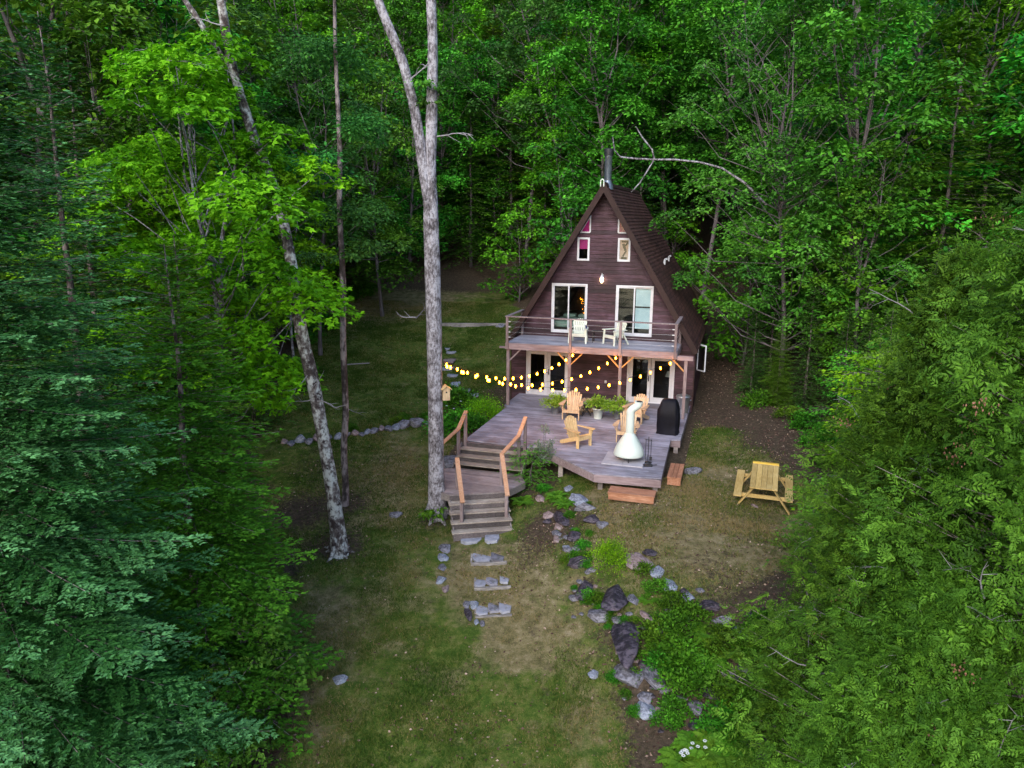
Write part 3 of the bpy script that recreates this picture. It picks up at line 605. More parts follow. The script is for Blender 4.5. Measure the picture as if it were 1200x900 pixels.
# roof
def rp(side, s, out):                     # point on roof section: s down-slope distance, out = outward offset
    L = math.hypot(1, SL); du, dz = side/L, -SL/L; nu, nz = side*SL/L, 1/L
    return AX+du*s+nu*out, AZ+dz*s+nz*out
SLEN = 7.35
for side in (1, -1):
    w = MB(); v0, v1 = -.55, V1+.4
    def slab(s0, s1, o0, o1, o2, a, w=w, side=side, v0=v0, v1=v1):
        q = [rp(side, s0, o0), rp(side, s1, o1), rp(side, s1, o2), rp(side, s0, o2)]
        vs = [(x, v0, z) for x, z in q]+[(x, v1, z) for x, z in q]
        f = [(0, 1, 2, 3), (7, 6, 5, 4), (0, 4, 5, 1), (1, 5, 6, 2), (2, 6, 7, 3), (3, 7, 4, 0)]
        w.add(vs, f if side == -1 else [t[::-1] for t in f], a)
    n = 48
    for i in range(n): slab(SLEN*i/n, SLEN*(i+1)/n, -.025, -.003, -.07, random.uniform(.3, .7))
    M['shingle_r'] = M.get('shingle_r') or None
    if M['shingle_r'] is None:
        m, nt, N = newmat('brown_shingles'); L = nt.links.new; tc = N('ShaderNodeTexCoord'); sx = N('ShaderNodeSeparateXYZ'); L(tc.outputs['Object'], sx.inputs[0])
        cb = N('ShaderNodeCombineXYZ'); L(sx.outputs['Y'], cb.inputs[0]); L(mathn(nt, 'MULTIPLY', sx.outputs['Z'], 1.171), cb.inputs[1])
        bk = N('ShaderNodeTexBrick'); L(cb.outputs[0], bk.inputs['Vector']); bk.inputs['Scale'].default_value = 1; bk.inputs['Brick Width'].default_value = .3; bk.inputs['Row Height'].default_value = .153
        bk.inputs['Mortar Size'].default_value = .008; bk.inputs['Color1'].default_value = (.045, .02, .018, 1); bk.inputs['Color2'].default_value = (.085, .04, .036, 1); bk.inputs['Mortar'].default_value = (.02, .01, .01, 1)
        nz = noise(nt, tc.outputs['Object'], 1.5, 5); col = mixc(nt, .8, bk.outputs['Color'], ramp(nt, nz, [(.3, (.55, .55, .6)), (.7, (1.25, 1.15, 1.1))]), 'MULTIPLY')
        gr = noise(nt, tc.outputs['Object'], 60, 2); col = mixc(nt, .5, col, ramp(nt, gr, [(.3, (.6, .6, .6)), (.7, (1.4, 1.4, 1.4))]), 'MULTIPLY')
        b = N('ShaderNodeBsdfPrincipled'); L(col, b.inputs['Base Color']); b.inputs['Roughness'].default_value = .85; b.inputs['Specular IOR Level'].default_value = .2
        o = N('ShaderNodeOutputMaterial'); L(b.outputs[0], o.inputs[0]); M['shingle_r'] = m
    rf = w.build('roof', M['shingle_r'], cab)
    w = MB(); q = [rp(side, 0 if side == 1 else 0, -.072), rp(side, SLEN-.02, -.072), rp(side, SLEN-.02, -.16), rp(side, .2, -.16)]
    w.prism(q if side == 1 else q[::-1], 0, V1+.9, M=Matrix.Translation((0, V1+.37, 0)) @ Matrix.Rotation(R(90), 4, 'X')); w.build('soffit', M['fascia'], cab)
    w = MB(); q = [rp(side, 0.0, .004), rp(side, SLEN+.03, .004), rp(side, SLEN+.03, -.2), rp(side, .2/SL, -.2)]; q[0] = (AX, q[0][1]+.02); q[3] = (AX, AZ-.2*math.hypot(1, SL))
    w.prism(q if side == 1 else q[::-1], 0, .045, M=Matrix.Translation((0, -.553, 0)) @ Matrix.Rotation(R(90), 4, 'X')); w.build('fascia_board', M['fascia'], cab)
w = MB()
for s in (1, -1):
    q = [rp(s, -.0, .012), rp(s, .16, .012)]
    w.add([(q[0][0], -.57, q[0][1]+.01), (q[1][0], -.57, q[1][1]), (q[1][0], V1+.4, q[1][1]), (q[0][0], V1+.4, q[0][1]+.01)], [(0, 1, 2, 3)], .5)
w.build('ridge_cap', M['fascia'], cab)
# chimney, white hoop
w = MB(); bu = 3.08; bz = 8.2
w.lathe([(.145, bz), (.145, 9.52), (.155, 9.53), (.155, 9.56)], 20, .4, (bu, .35)); w.lathe([(.24, 8.3), (.2, 8.5), (.15, 8.64)], 20, .5, (bu, .35), (False, False)); ch = w.build('chimney', M['flue'], cab)
w = MB(); w.lathe([(.17, 9.56), (.175, 9.8), (.165, 9.83), (.13, 9.84)], 20, .5, (bu, .35)); w.build('chimney_cap', M['black'], ch)
w = MB(); w.tube([(2.98, -.62, 8.38), (2.98, -.62, 8.56), (2.995, -.62, 8.62), (3.04, -.62, 8.655), (3.085, -.62, 8.62), (3.1, -.62, 8.56), (3.1, -.62, 8.38)], .022, 8, .5); w.build('gable_hoop', M['plastic'], cab)
# roof vents on right slope
for uu, vv in ((5.07, 3.9), (5.05, 6.0)):
    w = MB(); zz = AZ-SL*(uu-AX); w.tube([(uu, vv, zz-.05), (uu+.02, vv, zz+.16)], .05, 10, .5); w.tube([(uu+.02, vv, zz+.16), (uu+.1, vv-.06, zz+.2)], .045, 8, .6); w.build('roof_vent', M['white'], cab)
# windows and doors
def frame(u0, u1, z0, z1, name, mat='white', t=.06, d0=-.045, d1=.05, parent=cab):
    w = MB(); w.box(u0, u0+t, d0, d1, z0, z1); w.box(u1-t, u1, d0, d1, z0, z1); w.box(u0+t, u1-t, d0+.002, d1-.002, z0, z0+t); w.box(u0+t, u1-t, d0+.002, d1-.002, z1-t, z1)
    return w.build(name, M[mat], parent, .004)
def leafpanel(u0, u1, z0, z1, parent, st=.07, bt=.1, d=0.0, mat='white', nm='sash', handle=None, mid=None):
    w = MB(); w.box(u0, u0+st, d-.015, d+.03, z0, z1); w.box(u1-st, u1, d-.015, d+.03, z0, z1); w.box(u0+st, u1-st, d-.013, d+.028, z0, z0+bt); w.box(u0+st, u1-st, d-.013, d+.028, z1-st, z1)
    if mid: w.box(u0+st, u1-st, d-.013, d+.028, mid-.02, mid+.02)
    o = w.build(nm, M[mat], parent, .003)
    g = MB(); g.box(u0+st, u1-st, d+.003, d+.009, z0+bt, z1-st); g.build('pane', M['glass'], parent)
    if handle is not None:
        h = MB(); h.box(handle-.02, handle+.02, d-.05, d-.016, .88, 1.12); h.bar((handle, d-.06, .98), (handle-.09, d-.06, .98), .02, .02); h.build('handle', M['black'], parent)
    return o
d = frame(0, 1.83, -.02, 1.88, 'french_door', t=.055); leafpanel(.06, .89, .03, 1.82, d, .12, .17, .01, handle=None); leafpanel(.9, 1.77, .03, 1.82, d, .13, .2, -.005, handle=.96)
w = MB(); w.box(.885, .905, -.06, .04, .03, 1.82); w.build('mullion', M['white'], d)
d = frame(4.24, 6.06, -.02, 1.92, 'french_door', t=.055); leafpanel(4.3, 5.12, .03, 1.86, d, .11, .17, .015, handle=5.06); leafpanel(5.14, 6.0, .03, 1.86, d, .13, .2, -.005)
w = MB(); w.box(4.2, 4.235, -.06, -.02, -.02, 1.92); w.build('door_track', M['white'], d)
for i, (u0, u1) in enumerate(((1.03, 2.49), (3.63, 5.09))):
    d = frame(u0, u1, 2.66, 4.65, 'sliding_window', t=.06); um = (u0+u1)/2-(.05 if i == 0 else .02)
    leafpanel(u0+.06, um+.04, 2.72, 4.59, d, .05, .06, -.005); leafpanel(um-.02, u1-.06, 2.72, 4.59, d, .05, .06, .028)
w = MB(); w.box(4.40, 5.0, .09, .11, 2.95, 4.55); bl = w.build('sky_reflection_panel', M['sky_reflection'], cab)  # pale panel behind the right pane, painted as its sky reflection
w = MB(); w.box(4.38, 5.02, .075, .088, 3.78, 3.84); w.build('panel_bar', M['black'], bl)
def tri(pts, mat, nm, d0, d1, par):
    w = MB(); w.prism(pts, 0, d1-d0, M=Matrix.Translation((0, d1, 0)) @ Matrix.Rotation(R(90), 4, 'X')); return w.build(nm, M[mat], par)
for u0, u1 in ((2.03, 2.52), (3.63, 4.12)):
    d = frame(u0, u1, 5.57, 6.47, 'loft_window', t=.075); g = MB(); g.box(u0+.07, u1-.07, .0, .006, 5.64, 6.4); g.build('pane', M['glass'], d)
    if u0 < 3: w = MB(); w.box(u0+.07, u1-.07, .009, .014, 6.02, 6.4); w.build('pink_blind', M['pink_mid'], d)
    else:
        w = MB(); w.box(u0+.07, u1-.07, .014, .02, 5.64, 6.4); w.build('curtain', M['cloth'], d)
        w = MB()
        for k, (a, b, c, e, ww) in enumerate([(.2, .68, .3, .42, .1), (.33, .42, .2, .2, .06), (.28, .6, .4, .74, .07), (.14, .14, .36, .12, .1), (.13, .76, .4, .76, .06)]): w.bar((u0+a, .0125-.0004*k, 5.57+b), (u0+c, .0125-.0004*k, 5.57+e), ww, .003, up=(0, 1, 0))
        w.build('cloth_pattern', M['dark'], d)
TL = [(2.13, 6.67), (2.52, 6.67), (2.52, 7.32)]; TR = [(3.63, 6.67), (4.0, 6.67), (3.63, 7.28)]
for T, mt in ((TL, 'pink'), (TR, 'pink_dk')):
    w = MB()
    for i in range(3):
        a, b = T[i], T[(i+1) % 3]; w.bar((a[0], -.02-.001*i, a[1]), (b[0], -.02-.001*i, b[1]), .055, .05, up=(0, 1, 0))
    d = w.build('gable_window', M['white'], cab); tri(T, mt, 'pink_blind', .009, .014, d); tri(T, 'glass', 'pane', .0, .006, d)
# open side window, right wall
w = MB(); a = Vector((6.83, 1.7, 1.15)); b = Vector((7.15, 1.35, 1.15)); c = b+Vector((0, 0, 1.05)); d_ = a+Vector((0, 0, 1.05))
for p, q in ((a, b), (b, c), (c, d_), (d_, a)): w.bar(p, q, .05, .05)
sw = w.build('side_window', M['white'], cab); w = MB(); w.add([a, b, c, d_], [(0, 1, 2, 3)]); w.build('pane', M['glass'], sw)
for a_ in (6.79, -.66): w = MB(); w.box(a_, a_+.04, -.045, .0, -.6, 2.3); w.build('corner_trim', M['fascia'], cab)
# furniture glimpsed inside
bed = thing('bed', 'unmade bed with pale green linen behind the upper left window', 'bed', HW(1.7, 1.3, 2.5), -YAW)
w = MB(); w.box(-.8, .8, -.8, 1, .0, .3); w.build('bed_base', M['dark'], bed); w = MB(); w.box(-.78, .78, -.8, .98, .3, .55); o = w.build('mattress', M['sheet'], bed, .06)
w = MB(); w.box(-.6, -.05, .5, .9, .56, .7); w.box(.05, .6, .5, .9, .56, .7); w.build('pillow', M['sheet'], bed, .05)
ls = thing('table_lamp', 'small lamp with a white shade behind the right lower glass door', 'lamp', HW(5.75, 1.2, .0), -YAW)
w = MB(); w.lathe([(.1, 0), (.02, .03), (.02, .95)], 12); w.build('stand', M['dark'], ls); w = MB(); w.lathe([(.16, .88), (.08, 1.1)], 16, caps=(False, False)); w.build('lamp_shade', M['white'], ls)
# wall lamp
wl = thing('wall_lamp', 'lit carriage lamp on the gable wall between the upper windows', 'wall lamp', HW(3.07, -.03, 4.85), -YAW)
w = MB(); w.box(-.04, .04, -.02, .02, -.05, .2); w.tube([(0, -.02, .15), (0, -.08, .22), (0, -.13, .2)], .012, 6); w.build('bracket', M['steel'], wl)
w = MB(); w.lathe([(.02, -.12), (.06, -.06), (.065, .08), (.03, .13)], 10, .5, (0, -.13)); w.build('glass_globe', M['lampglass'], wl)
w = MB(); w.lathe([(.075, .08), (.05, .15), (.012, .2), (.01, .26)], 10, .5, (0, -.13)); w.build('lamp_cap', M['white'], wl)

# ------------------------------------------------------------------ balcony (part of the cabin)
BV = -2.2
w = MB(); nb = 15
for i in range(nb):
    v0 = BV+.0+i*(2.19/nb); w.box(-.2, 6.24, v0+.005, v0+2.19/nb-.005, 2.455, 2.49)
bf = w.build('balcony_floor', M['balcony'], cab)
w = MB(); w.box(-.24, 6.28, BV-.045, BV, 2.24, 2.483); w.box(-.24, -.2, BV, -.03, 2.24, 2.483); w.box(6.24, 6.28, BV, -.03, 2.24, 2.483); w.build('rim_joist', M['rim'], bf)
w = MB()
for i in range(14): w.box(-.1+i*.47, -.06+i*.47, BV+.01, -.02, 2.28, 2.45)
w.build('joists', M['post'], bf)
w = MB(); w.box(-.5, -.24, BV+.02, BV+.1, 2.26, 2.33); w.build('beam_end', M['rim'], cab)
w = MB(); w.box(6.29, 6.85, BV-.02, BV+.09, 2.2, 2.36); w.build('beam_end', M['rim'], cab)
PU = [-.15, 2.29, 4.22, 6.6]
for u in PU:
    w = MB(); w.box(u-.055, u+.055, BV+.02, BV+.13, -.05 if u < 6 else -.5, 2.235 if u < 6 else 2.19); w.build('balcony_post', M['post'], cab)
for u, sds in ((2.29, (-1, 1)), (4.22, (-1, 1)), (6.6, (-1,)), (-.15, (1,))):
    for s in sds:
        w = MB(); w.bar((u+.05*s, BV+.075, 1.78), (u+.5*s, BV+.075, 2.24), .045, .09, up=(0, 1, 0)); w.build('brace', M['brace'] if u > 0 else M['post'], cab)
w = MB()
for u in (-.15, 2.33, 4.2, 6.2): w.box(u-.045, u+.045, BV-.135, BV-.047, 2.26, 3.5)
for u in (-.15, 6.2): w.box(u-.045, u+.045, -.2, -.11, 2.49, 3.5)
rl = w.build('railing', M['post'], cab)
w = MB(); w.box(-.22, 6.27, BV-.16, BV-.02, 3.5, 3.54); w.box(-.22, -.09, BV-.02, -.05, 3.502, 3.538); w.box(6.14, 6.27, BV-.02, -.05, 3.502, 3.538); w.build('rail_cap', M['post'], rl)
w = MB()
for z in (2.72, 2.92, 3.12, 3.32):
    w.tube([(-.15, BV-.09, z), (6.2, BV-.09, z)], .004, 4); w.tube([(-.15, BV-.05, z), (-.15, -.15, z)], .004, 4); w.tube([(6.2, BV-.05, z), (6.2, -.15, z)], .004, 4)
w.build('rail_cable', M['steel'], rl)
w = MB()
for z in (2.72, 2.92, 3.12, 3.32):
    for u, sg in ((-.15, 1), (6.2, -1)): w.box(u+sg*.05, u+sg*.13, BV-.105, BV-.075, z-.015, z+.015)
w.build('cable_fitting', M['white'], rl)

# ------------------------------------------------------------------ deck
deck = thing('deck', 'low weathered grey board deck with an angled front edge before the cabin', 'deck', HW(0, 0, 0), -YAW)
poly = [(-.28, -.03), (-.28, -2.2), (-.1, -2.35), (-.1, -7.3), (2.53, -7.3), (4.62, -9.2), (6.52, -9.1), (6.42, -4.98), (6.74, -4.98), (6.74, -.03)]
def cliprow(v):
    xs_ = []
    for i in range(len(poly)):
        (a, b), (c, d) = poly[i], poly[(i+1) % len(poly)]
        if (b-v)*(d-v) < 0: xs_.append(a+(c-a)*(v-b)/(d-b))
    return (min(xs_), max(xs_)) if xs_ else None
w = MB(); v = -9.16; random.seed(11); bwid = .142
while v < -.03:
    a = cliprow(v+.004); b = cliprow(min(v+bwid-.004, -.031)); c = cliprow(v+bwid/2)
    if a is None: a = c
    if b is None: b = c
    if a and b:
        joints = sorted([random.uniform(.5, 6.2)]+([random.uniform(.5, 6)] if random.random() < .5 else []))
        cuts = [None]+[j for j in joints if a[0]+.4 < j < a[1]-.4]+[None]
        for l, r_ in zip(cuts[:-1], cuts[1:]):
            u0a, u0b = (a[0], b[0]) if l is None else (l+.003, l+.003); u1a, u1b = (a[1], b[1]) if r_ is None else (r_-.003, r_-.003)
            dz = random.uniform(-.002, .002)
            w.add([(u0a, v+.004, -.035), (u1a, v+.004, -.035), (u1b, v+bwid-.004, -.035), (u0b, v+bwid-.004, -.035), (u0a, v+.004, dz), (u1a, v+.004, dz), (u1b, v+bwid-.004, dz), (u0b, v+bwid-.004, dz)],
                  [(0, 3, 2, 1), (4, 5, 6, 7), (0, 1, 5, 4), (1, 2, 6, 5), (2, 3, 7, 6), (3, 0, 4, 7)])
    v += bwid
w.build('deck_boards', M['deck'], deck)
w = MB()
for i in range(1, len(poly)-1):
    (a, b), (c, d) = poly[i], poly[i+1]; dd = Vector((c-a, d-b, 0)).normalized(); n = Vector((dd.y, -dd.x, 0)); n = -n if n.dot(Vector((3-a, -4-b, 0))) > 0 else n
    o = n*.012; w.bar(Vector((a, b, -.15))-o*2, Vector((c, d, -.15))-o*2, .04, .225)
w.build('rim_board', M['rim'], deck)
w = MB(); w.prism([(q[0]*.96+.12, q[1]*.97-.12) for q in poly], -.2, -.05); w.build('joists', M['dark'], deck)
for u, v in ((4.75, -8.8), (6.35, -8.85), (6.3, -5.2), (3.3, -7.7), (.1, -7.1), (.1, -4.5), (6.6, -4.9), (6.6, -2.9)): w = MB(); w.box(u-.07, u+.07, v-.07, v+.07, -1.3, -.1); w.build('footing_post', M['stair'], deck)
# boxy steps
def boxstep(lab, u, v, rz, L=1.25, D=.5, z=-.2, h=.3):
    p = HW(u, v, z); t = thing('box_step', lab, 'step', (p[0], p[1], z-h), -YAW+rz)
    w = MB()
    for i in range(3): w.box(-L/2, L/2, -D/2+i*D/3+.004, -D/2+(i+1)*D/3-.004, h-.04, h)
    w.build('tread', M['orange'], t, .004)
    w = MB()
    for i in range(2): w.box(-L/2+.02, L/2-.02, -D/2+.02, -D/2+.055, -.05+i*(h-.0)/2, -.05+(i+1)*h/2+.0)
    w.box(-L/2+.02, -L/2+.055, -D/2+.06, D/2-.02, -.05, h-.042); w.box(L/2-.055, L/2-.02, -D/2+.06, D/2-.02, -.05, h-.042); w.build('riser', M['orange'], t)
    return t
boxstep('low stained wooden box step below the front edge of the deck', 5.78, -9.58, 0, 1.3, .55, -.27, .17)
boxstep('low stained wooden box step against the right side of the deck', 6.82, -7.62, R(90), 1.35, .42, -.18, .2)

# ------------------------------------------------------------------ stairs
st = thing('deck_stairs', 'weathered wooden stairs with a landing and orange handrails down to the lawn', 'stairs', HW(0, 0, -1.6), -YAW)
def hz(mb, name, mat, bevel=0, par=st):
    mb.v = [(x, y, z+1.6) for x, y, z in mb.v]; return mb.build(name, M[mat], par, bevel)
for i in range(3):
    w = MB(); z = -.17*(i+1); v1 = -7.32-.26*i; w.box(-.12, 2.12, v1-.32, v1-.165, z-.04, z); w.box(-.12, 2.12, v1-.16, v1-.005, z-.04, z); hz(w, 'tread', 'tread', .006)
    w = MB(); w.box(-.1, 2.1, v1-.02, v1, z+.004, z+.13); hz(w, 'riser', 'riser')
lp = [(-.3, -7.55-.62), (-.3, -9.0), (.28, -10.25), (.72, -10.5), (2.02, -9.82), (2.45, -8.8), (2.2, -8.1), (2.0, -7.9), (-.1, -7.9)]
w = MB(); poly2 = [(-.45, -8.3), (-.45, -9.0), (.3, -10.3), (.62, -10.42), (2.08, -9.68), (2.4, -8.7), (2.1, -8.1), (-.12, -8.1)]
psv = poly; poly = poly2; v = -10.4
while v < -8.1:
    c = cliprow(v+.07)
    a, b = cliprow(v+.005) or c, cliprow(v+.132) or c
    if a and b:
        w.add([(a[0], v+.005, -.72), (a[1], v+.005, -.72), (b[1], v+.132, -.72), (b[0], v+.132, -.72), (a[0], v+.005, -.68), (a[1], v+.005, -.68), (b[1], v+.132, -.68), (b[0], v+.132, -.68)], [(0, 3, 2, 1), (4, 5, 6, 7), (0, 1, 5, 4), (1, 2, 6, 5), (2, 3, 7, 6), (3, 0, 4, 7)])
    v += .138
poly = psv
hz(w, 'landing_boards', 'landing')
w = MB()
for i in range(len(poly2)-2):
    (a, b), (c, d) = poly2[i], poly2[i+1]; w.bar((a, b, -.79), (c, d, -.79), .04, .2)
hz(w, 'landing_rim', 'stair')
A = math.atan2(.74, 1.42)                # lower flight is turned
ex = Vector((math.cos(A), math.sin(A), 0)); ey = Vector((math.sin(A), -math.cos(A), 0)); o0 = Vector((.62, -10.42, 0))
for i in range(4):
    z = -.86-.18*i; s = .02+.27*i
    for k in range(2):
        w = MB(); a = o0+ex*-.06+ey*(s+.08+.15*k); w.bar((a.x, a.y, z-.02), (a.x+ex.x*1.76, a.y+ex.y*1.76, z-.02), .143, .04); hz(w, 'tread', 'tread', .006)
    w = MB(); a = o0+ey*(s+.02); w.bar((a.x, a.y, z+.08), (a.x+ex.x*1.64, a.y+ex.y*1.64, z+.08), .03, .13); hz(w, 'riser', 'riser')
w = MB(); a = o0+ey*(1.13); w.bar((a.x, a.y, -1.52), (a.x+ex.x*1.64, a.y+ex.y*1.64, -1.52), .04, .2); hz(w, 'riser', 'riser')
for k in (.0, 1.64):
    w = MB(); a = o0+ex*k; b = a+ey*1.1; w.bar((a.x, a.y, -.92), (b.x, b.y, -1.62), .04, .26); hz(w, 'stringer', 'stair')
for u in (-.14, 2.14):
    w = MB(); w.bar((u, -7.3, -.12), (u, -8.15, -.72), .04, .26); hz(w, 'stringer', 'stair')
def handrail(pts, posts):
    w = MB()
    for p, q in zip(pts[:-1], pts[1:]): w.bar(p, q, .13, .04)
    hr = hz(w, 'handrail', 'rail', .004)
    for x, y, z0, z1 in posts:
        w = MB(); w.box(x-.045, x+.045, y-.045, y+.045, z0, z1); hz(w, 'handrail_post', 'post')
handrail([(-.04, -7.2, 1.0), (-.12, -7.72, .52), (-.42, -8.75, .17)], [(-.03, -7.3, -.3, .93), (-.12, -7.72, -.7, .47), (-.4, -8.68, -1.5, .14)])
handrail([(2.02, -7.3, 1.0), (1.93, -7.78, .5), (1.78, -9.1, .27)], [(2.03, -7.38, -.3, .9), (1.93, -7.76, -.6, .47)])
a0 = o0+ex*1.5; 
handrail([(1.78, -9.08, .262), (2.34, -10.3, -.55)], [(1.80, -9.16, -.7, .2), (2.3, -10.25, -1.42, -.54)])
handrail([(.62, -9.8, .25), (1.26, -11.08, -.6)], [(.66, -9.9, -.7, .18), (1.2, -10.98, -1.42, -.58)])
# ------------------------------------------------------------------ furniture
def adirondack(label, mat, loc, rz, group, plastic=False, sc=1.0):
    t = thing('adirondack_chair', label, 'chair', loc, rz, group); t.scale = (sc,)*3; m = M[mat]
    # faces -y ; seat slopes back
    w = MB()
    for i in range(7 if not plastic else 6):
        f = i/6; y = -.27+f*.47; z = .37-f*.12; w.bar((-.27, y, z), (.27, y, z), .07, .018, up=(0, .25, 1))
    w.build('seat', m, t, .004)
    w = MB(); n = 7; lean = .36
    for i in range(n):
        x = (i-3)*.078; top = .98-.13*(abs(i-3)/3)**2; fan = 1.12
        z0 = .2; y0 = .2; w.bar((x*.82, y0, z0), (x*fan, y0+(top-z0)*lean, top), .066, .018, up=(0, -1, lean))
    for z in (.4, .75): w.bar((-.27, .2+(z-.2)*lean+.022, z), (.27, .2+(z-.2)*lean+.022, z), .022, .06, up=(0, -lean, 1))
    w.build('backrest', m, t, .004)
    for s in (-1, 1):
        w = MB(); q = [(-.42, .53), (-.40, .62), (-.1, .655), (.3, .60), (.36, .55), (.3, .50), (-.3, .515)]
        # armrest: broad paddle
        w.prism([(s*.28, .38), (s*.27, -.1), (s*.26, -.36), (s*.32, -.42), (s*.41, -.42), (s*.46, -.36), (s*.44, -.1), (s*.35, .38)][::s], .585, .608); w.build('armrest', m, t, .004)
        w = MB(); w.box(*(sorted((s*.29, s*.325))), -.34, -.22, 0, .584); w.bar((s*.345, -.28, .42), (s*.40, -.28, .58), .09, .02, up=(1, 0, 0)); w.build('front_leg', m, t, .003)
        w = MB(); w.prism([(-.3, .3), (-.3, .42), (-.2, .42), (.62, .1), (.62, 0), (.5, 0)], 0, .025, M=Matrix.Translation((s*.27-.0125, 0, 0)) @ Matrix(((0, 0, 1, 0), (1, 0, 0, 0), (0, 1, 0, 0), (0, 0, 0, 1)))); w.build('side_rail', m, t, .003)
    w = MB(); w.box(-.285, .285, -.335, -.312, .27, .38); w.build('apron', m, t, .003)
    return t
def HL(u, v, z=0): return HW(u, v, z)
adirondack('natural wood garden chair between the fern pots, facing out from the house', 'cedar', HL(2.68, -3.3), -YAW+R(2), 'wooden chairs on the deck', sc=.97)
adirondack('pale yellow wooden garden chair turned sideways in the middle of the deck', 'pine', HL(3.6, -6.6), -YAW+R(57), 'wooden chairs on the deck', sc=.93)
adirondack('wooden garden chair directly behind the white fireplace', 'cedar', HL(5.02, -5.55), -YAW+R(2), 'wooden chairs on the deck', sc=.97)
adirondack('wooden garden chair farthest back, in front of the right glass doors', 'cedar', HL(5.02, -3.05), -YAW+R(-14), 'wooden chairs on the deck', sc=.97)
def white_chair(label, u, v, rz):
    t = thing('plastic_chair', label, 'chair', HW(u, v, 2.49), rz, 'white chairs on the balcony'); m = M['plastic']
    w = MB()
    for i in range(6): f = i/5; w.bar((-.25, -.24+f*.42, .36-.08*f), (.25, -.24+f*.42, .36-.08*f), .076, .02, up=(0, .2, 1))
    w.box(-.28, .28, -.3, -.265, .26, .38); w.build('seat', m, t, .006)
    w = MB(); lean = .28
    for i in range(7):
        x = (i-3)*.075; top = .9-.12*(abs(i-3)/3)**2; w.bar((x*.85, .18, .3), (x*1.08, .18+(top-.3)*lean, top), .055, .018, up=(0, -1, lean))
    for z in (.36, .6, .8): w.bar((-.25, .2+(z-.3)*lean, z), (.25, .2+(z-.3)*lean, z), .02, .07, up=(0, -lean, 1))
    w.build('backrest', m, t, .006)
    for s in (-1, 1):
        w = MB(); w.prism([(s*.26, .3), (s*.25, -.3), (s*.29, -.36), (s*.37, -.36), (s*.4, -.28), (s*.33, .32)][::s], .55, .58); w.build('armrest', m, t, .01)
        w = MB(); w.bar((s*.33, -.31, 0), (s*.31, -.28, .55), .07, .05, up=(0, 1, 0)); w.build('front_leg', m, t, .01)
        w = MB(); w.bar((s*.29, .42, 0), (s*.27, .16, .45), .06, .045, up=(0, 1, 0)); w.build('rear_leg', m, t, .01)
    return t
white_chair('white plastic garden chair facing out by the upper left window', 2.42, -1.2, -YAW+R(3))
t2 = white_chair('white plastic garden chair turned sideways by the upper right window', 3.85, -1.25, -YAW+R(-42))
tb = thing('side_table', 'small dark side table between the two white balcony chairs', 'table', HW(3.15, -.95, 2.49), -YAW)
w = MB(); w.box(-.25, .25, -.2, .2, .42, .45); w.build('table_top', M['dark'], tb)
for sx in (-1, 1):
    for sy in (-1, 1): w = MB(); w.box(sx*.2-.02, sx*.2+.02, sy*.15-.02, sy*.15+.02, 0, .418); w.build('leg', M['dark'], tb)
bk = thing('blue_cup', 'small dark blue cup on the arm of the left white chair', 'cup', HW(2.42+.32, -1.38, 3.071), 0)
w = MB(); w.lathe([(.035, 0), (.042, .12)], 12); w.build('cup_body', flat('navy_plastic', (.03, .04, .12), .4), bk); w = MB(); w.lathe([(.045, .12), (.04, .135)], 12); w.build('cup_lid', flat('navy_lid', (.05, .06, .16), .4), bk)
# little stool and firewood
sto = thing('folding_stool', 'small dark folding stool beside the chair near the left doors', 'stool', HW(3.12, -2.75, 0), -YAW+.2)
w = MB(); w.box(-.2, .2, -.16, .16, .46, .49); w.build('stool_top', flat('slate_blue', (.12, .13, .2), .6), sto)
for s in (-1, 1):
    w = MB(); w.bar((-.17, s*.13, 0), (.17, s*.13, .46), .03, .03); w.build('leg', M['black'], sto); w = MB(); w.bar((.17, s*.11, 0), (-.17, s*.11, .46), .03, .03); w.build('leg', M['black'], sto)
random.seed(2)
fw = thing('firewood_pile', 'few cut firewood logs stacked on the deck behind the wooden chair', 'firewood', HW(3.0, -2.2, 0), -YAW)
for i in range(9):
    w = MB(); x = (i % 3-1)*.17+random.uniform(-.03, .03)+(.08 if i//3 == 1 else 0); z = .09+.155*(i//3); w.tube([(x, -.2, z), (x+random.uniform(-.03, .03), .22, z)], random.uniform(.07, .085), 8); w.build('log', M['cedar'], fw)
tag(dup(fw, loc=HW(3.28, -2.25, .02), label='short pale log stood up beside the stacked firewood', rz=1.3), cat='firewood')
# pots with plants
def pot(label, u, v, mat, r0, h, seed, pr, leafm='fern', kind='fern'):
    t = thing('plant_pot', label, 'plant pot', HW(u, v, 0)); w = MB(); w.lathe([(r0*.72, 0), (r0, h), (r0*1.07, h), (r0*1.07, h+.03), (r0*.94, h+.03), (r0*.9, h-.05)], 20, .5); w.build('pot', M[mat], t)
    w = MB(); w.lathe([(r0*.9, h-.045), (.01, h-.03)], 12, .5, caps=(False, False)); w.build('potting_soil', M['dark'], t)
    for nm, me, mt in (fern(seed, pr*1.15, 34, M['fern'], .25, .1, .3) if kind == 'fern' else shrub(seed, pr*.62, .5, 900, .085, M['fern'], clumps=20)):
        me.materials.append(mt); o = bpy.data.objects.new(nm, me); C.objects.link(o); o.parent = t; o.location = (0, 0, h-.04)
pot('leafy fern in a grey metal pot left of the wooden chair, by the left doors', 1.93, -2.85, 'steel', .17, .3, 31, .62, kind='bush')
pot('leafy plant in a tall white pot in the middle of the deck', 3.6, -3.05, 'enamel', .2, .36, 32, .6, kind='bush')
pot('leafy fern in a grey metal pot next to the white pot, by the wooden post', 4.28, -2.8, 'steel', .17, .3, 33, .6, kind='bush')
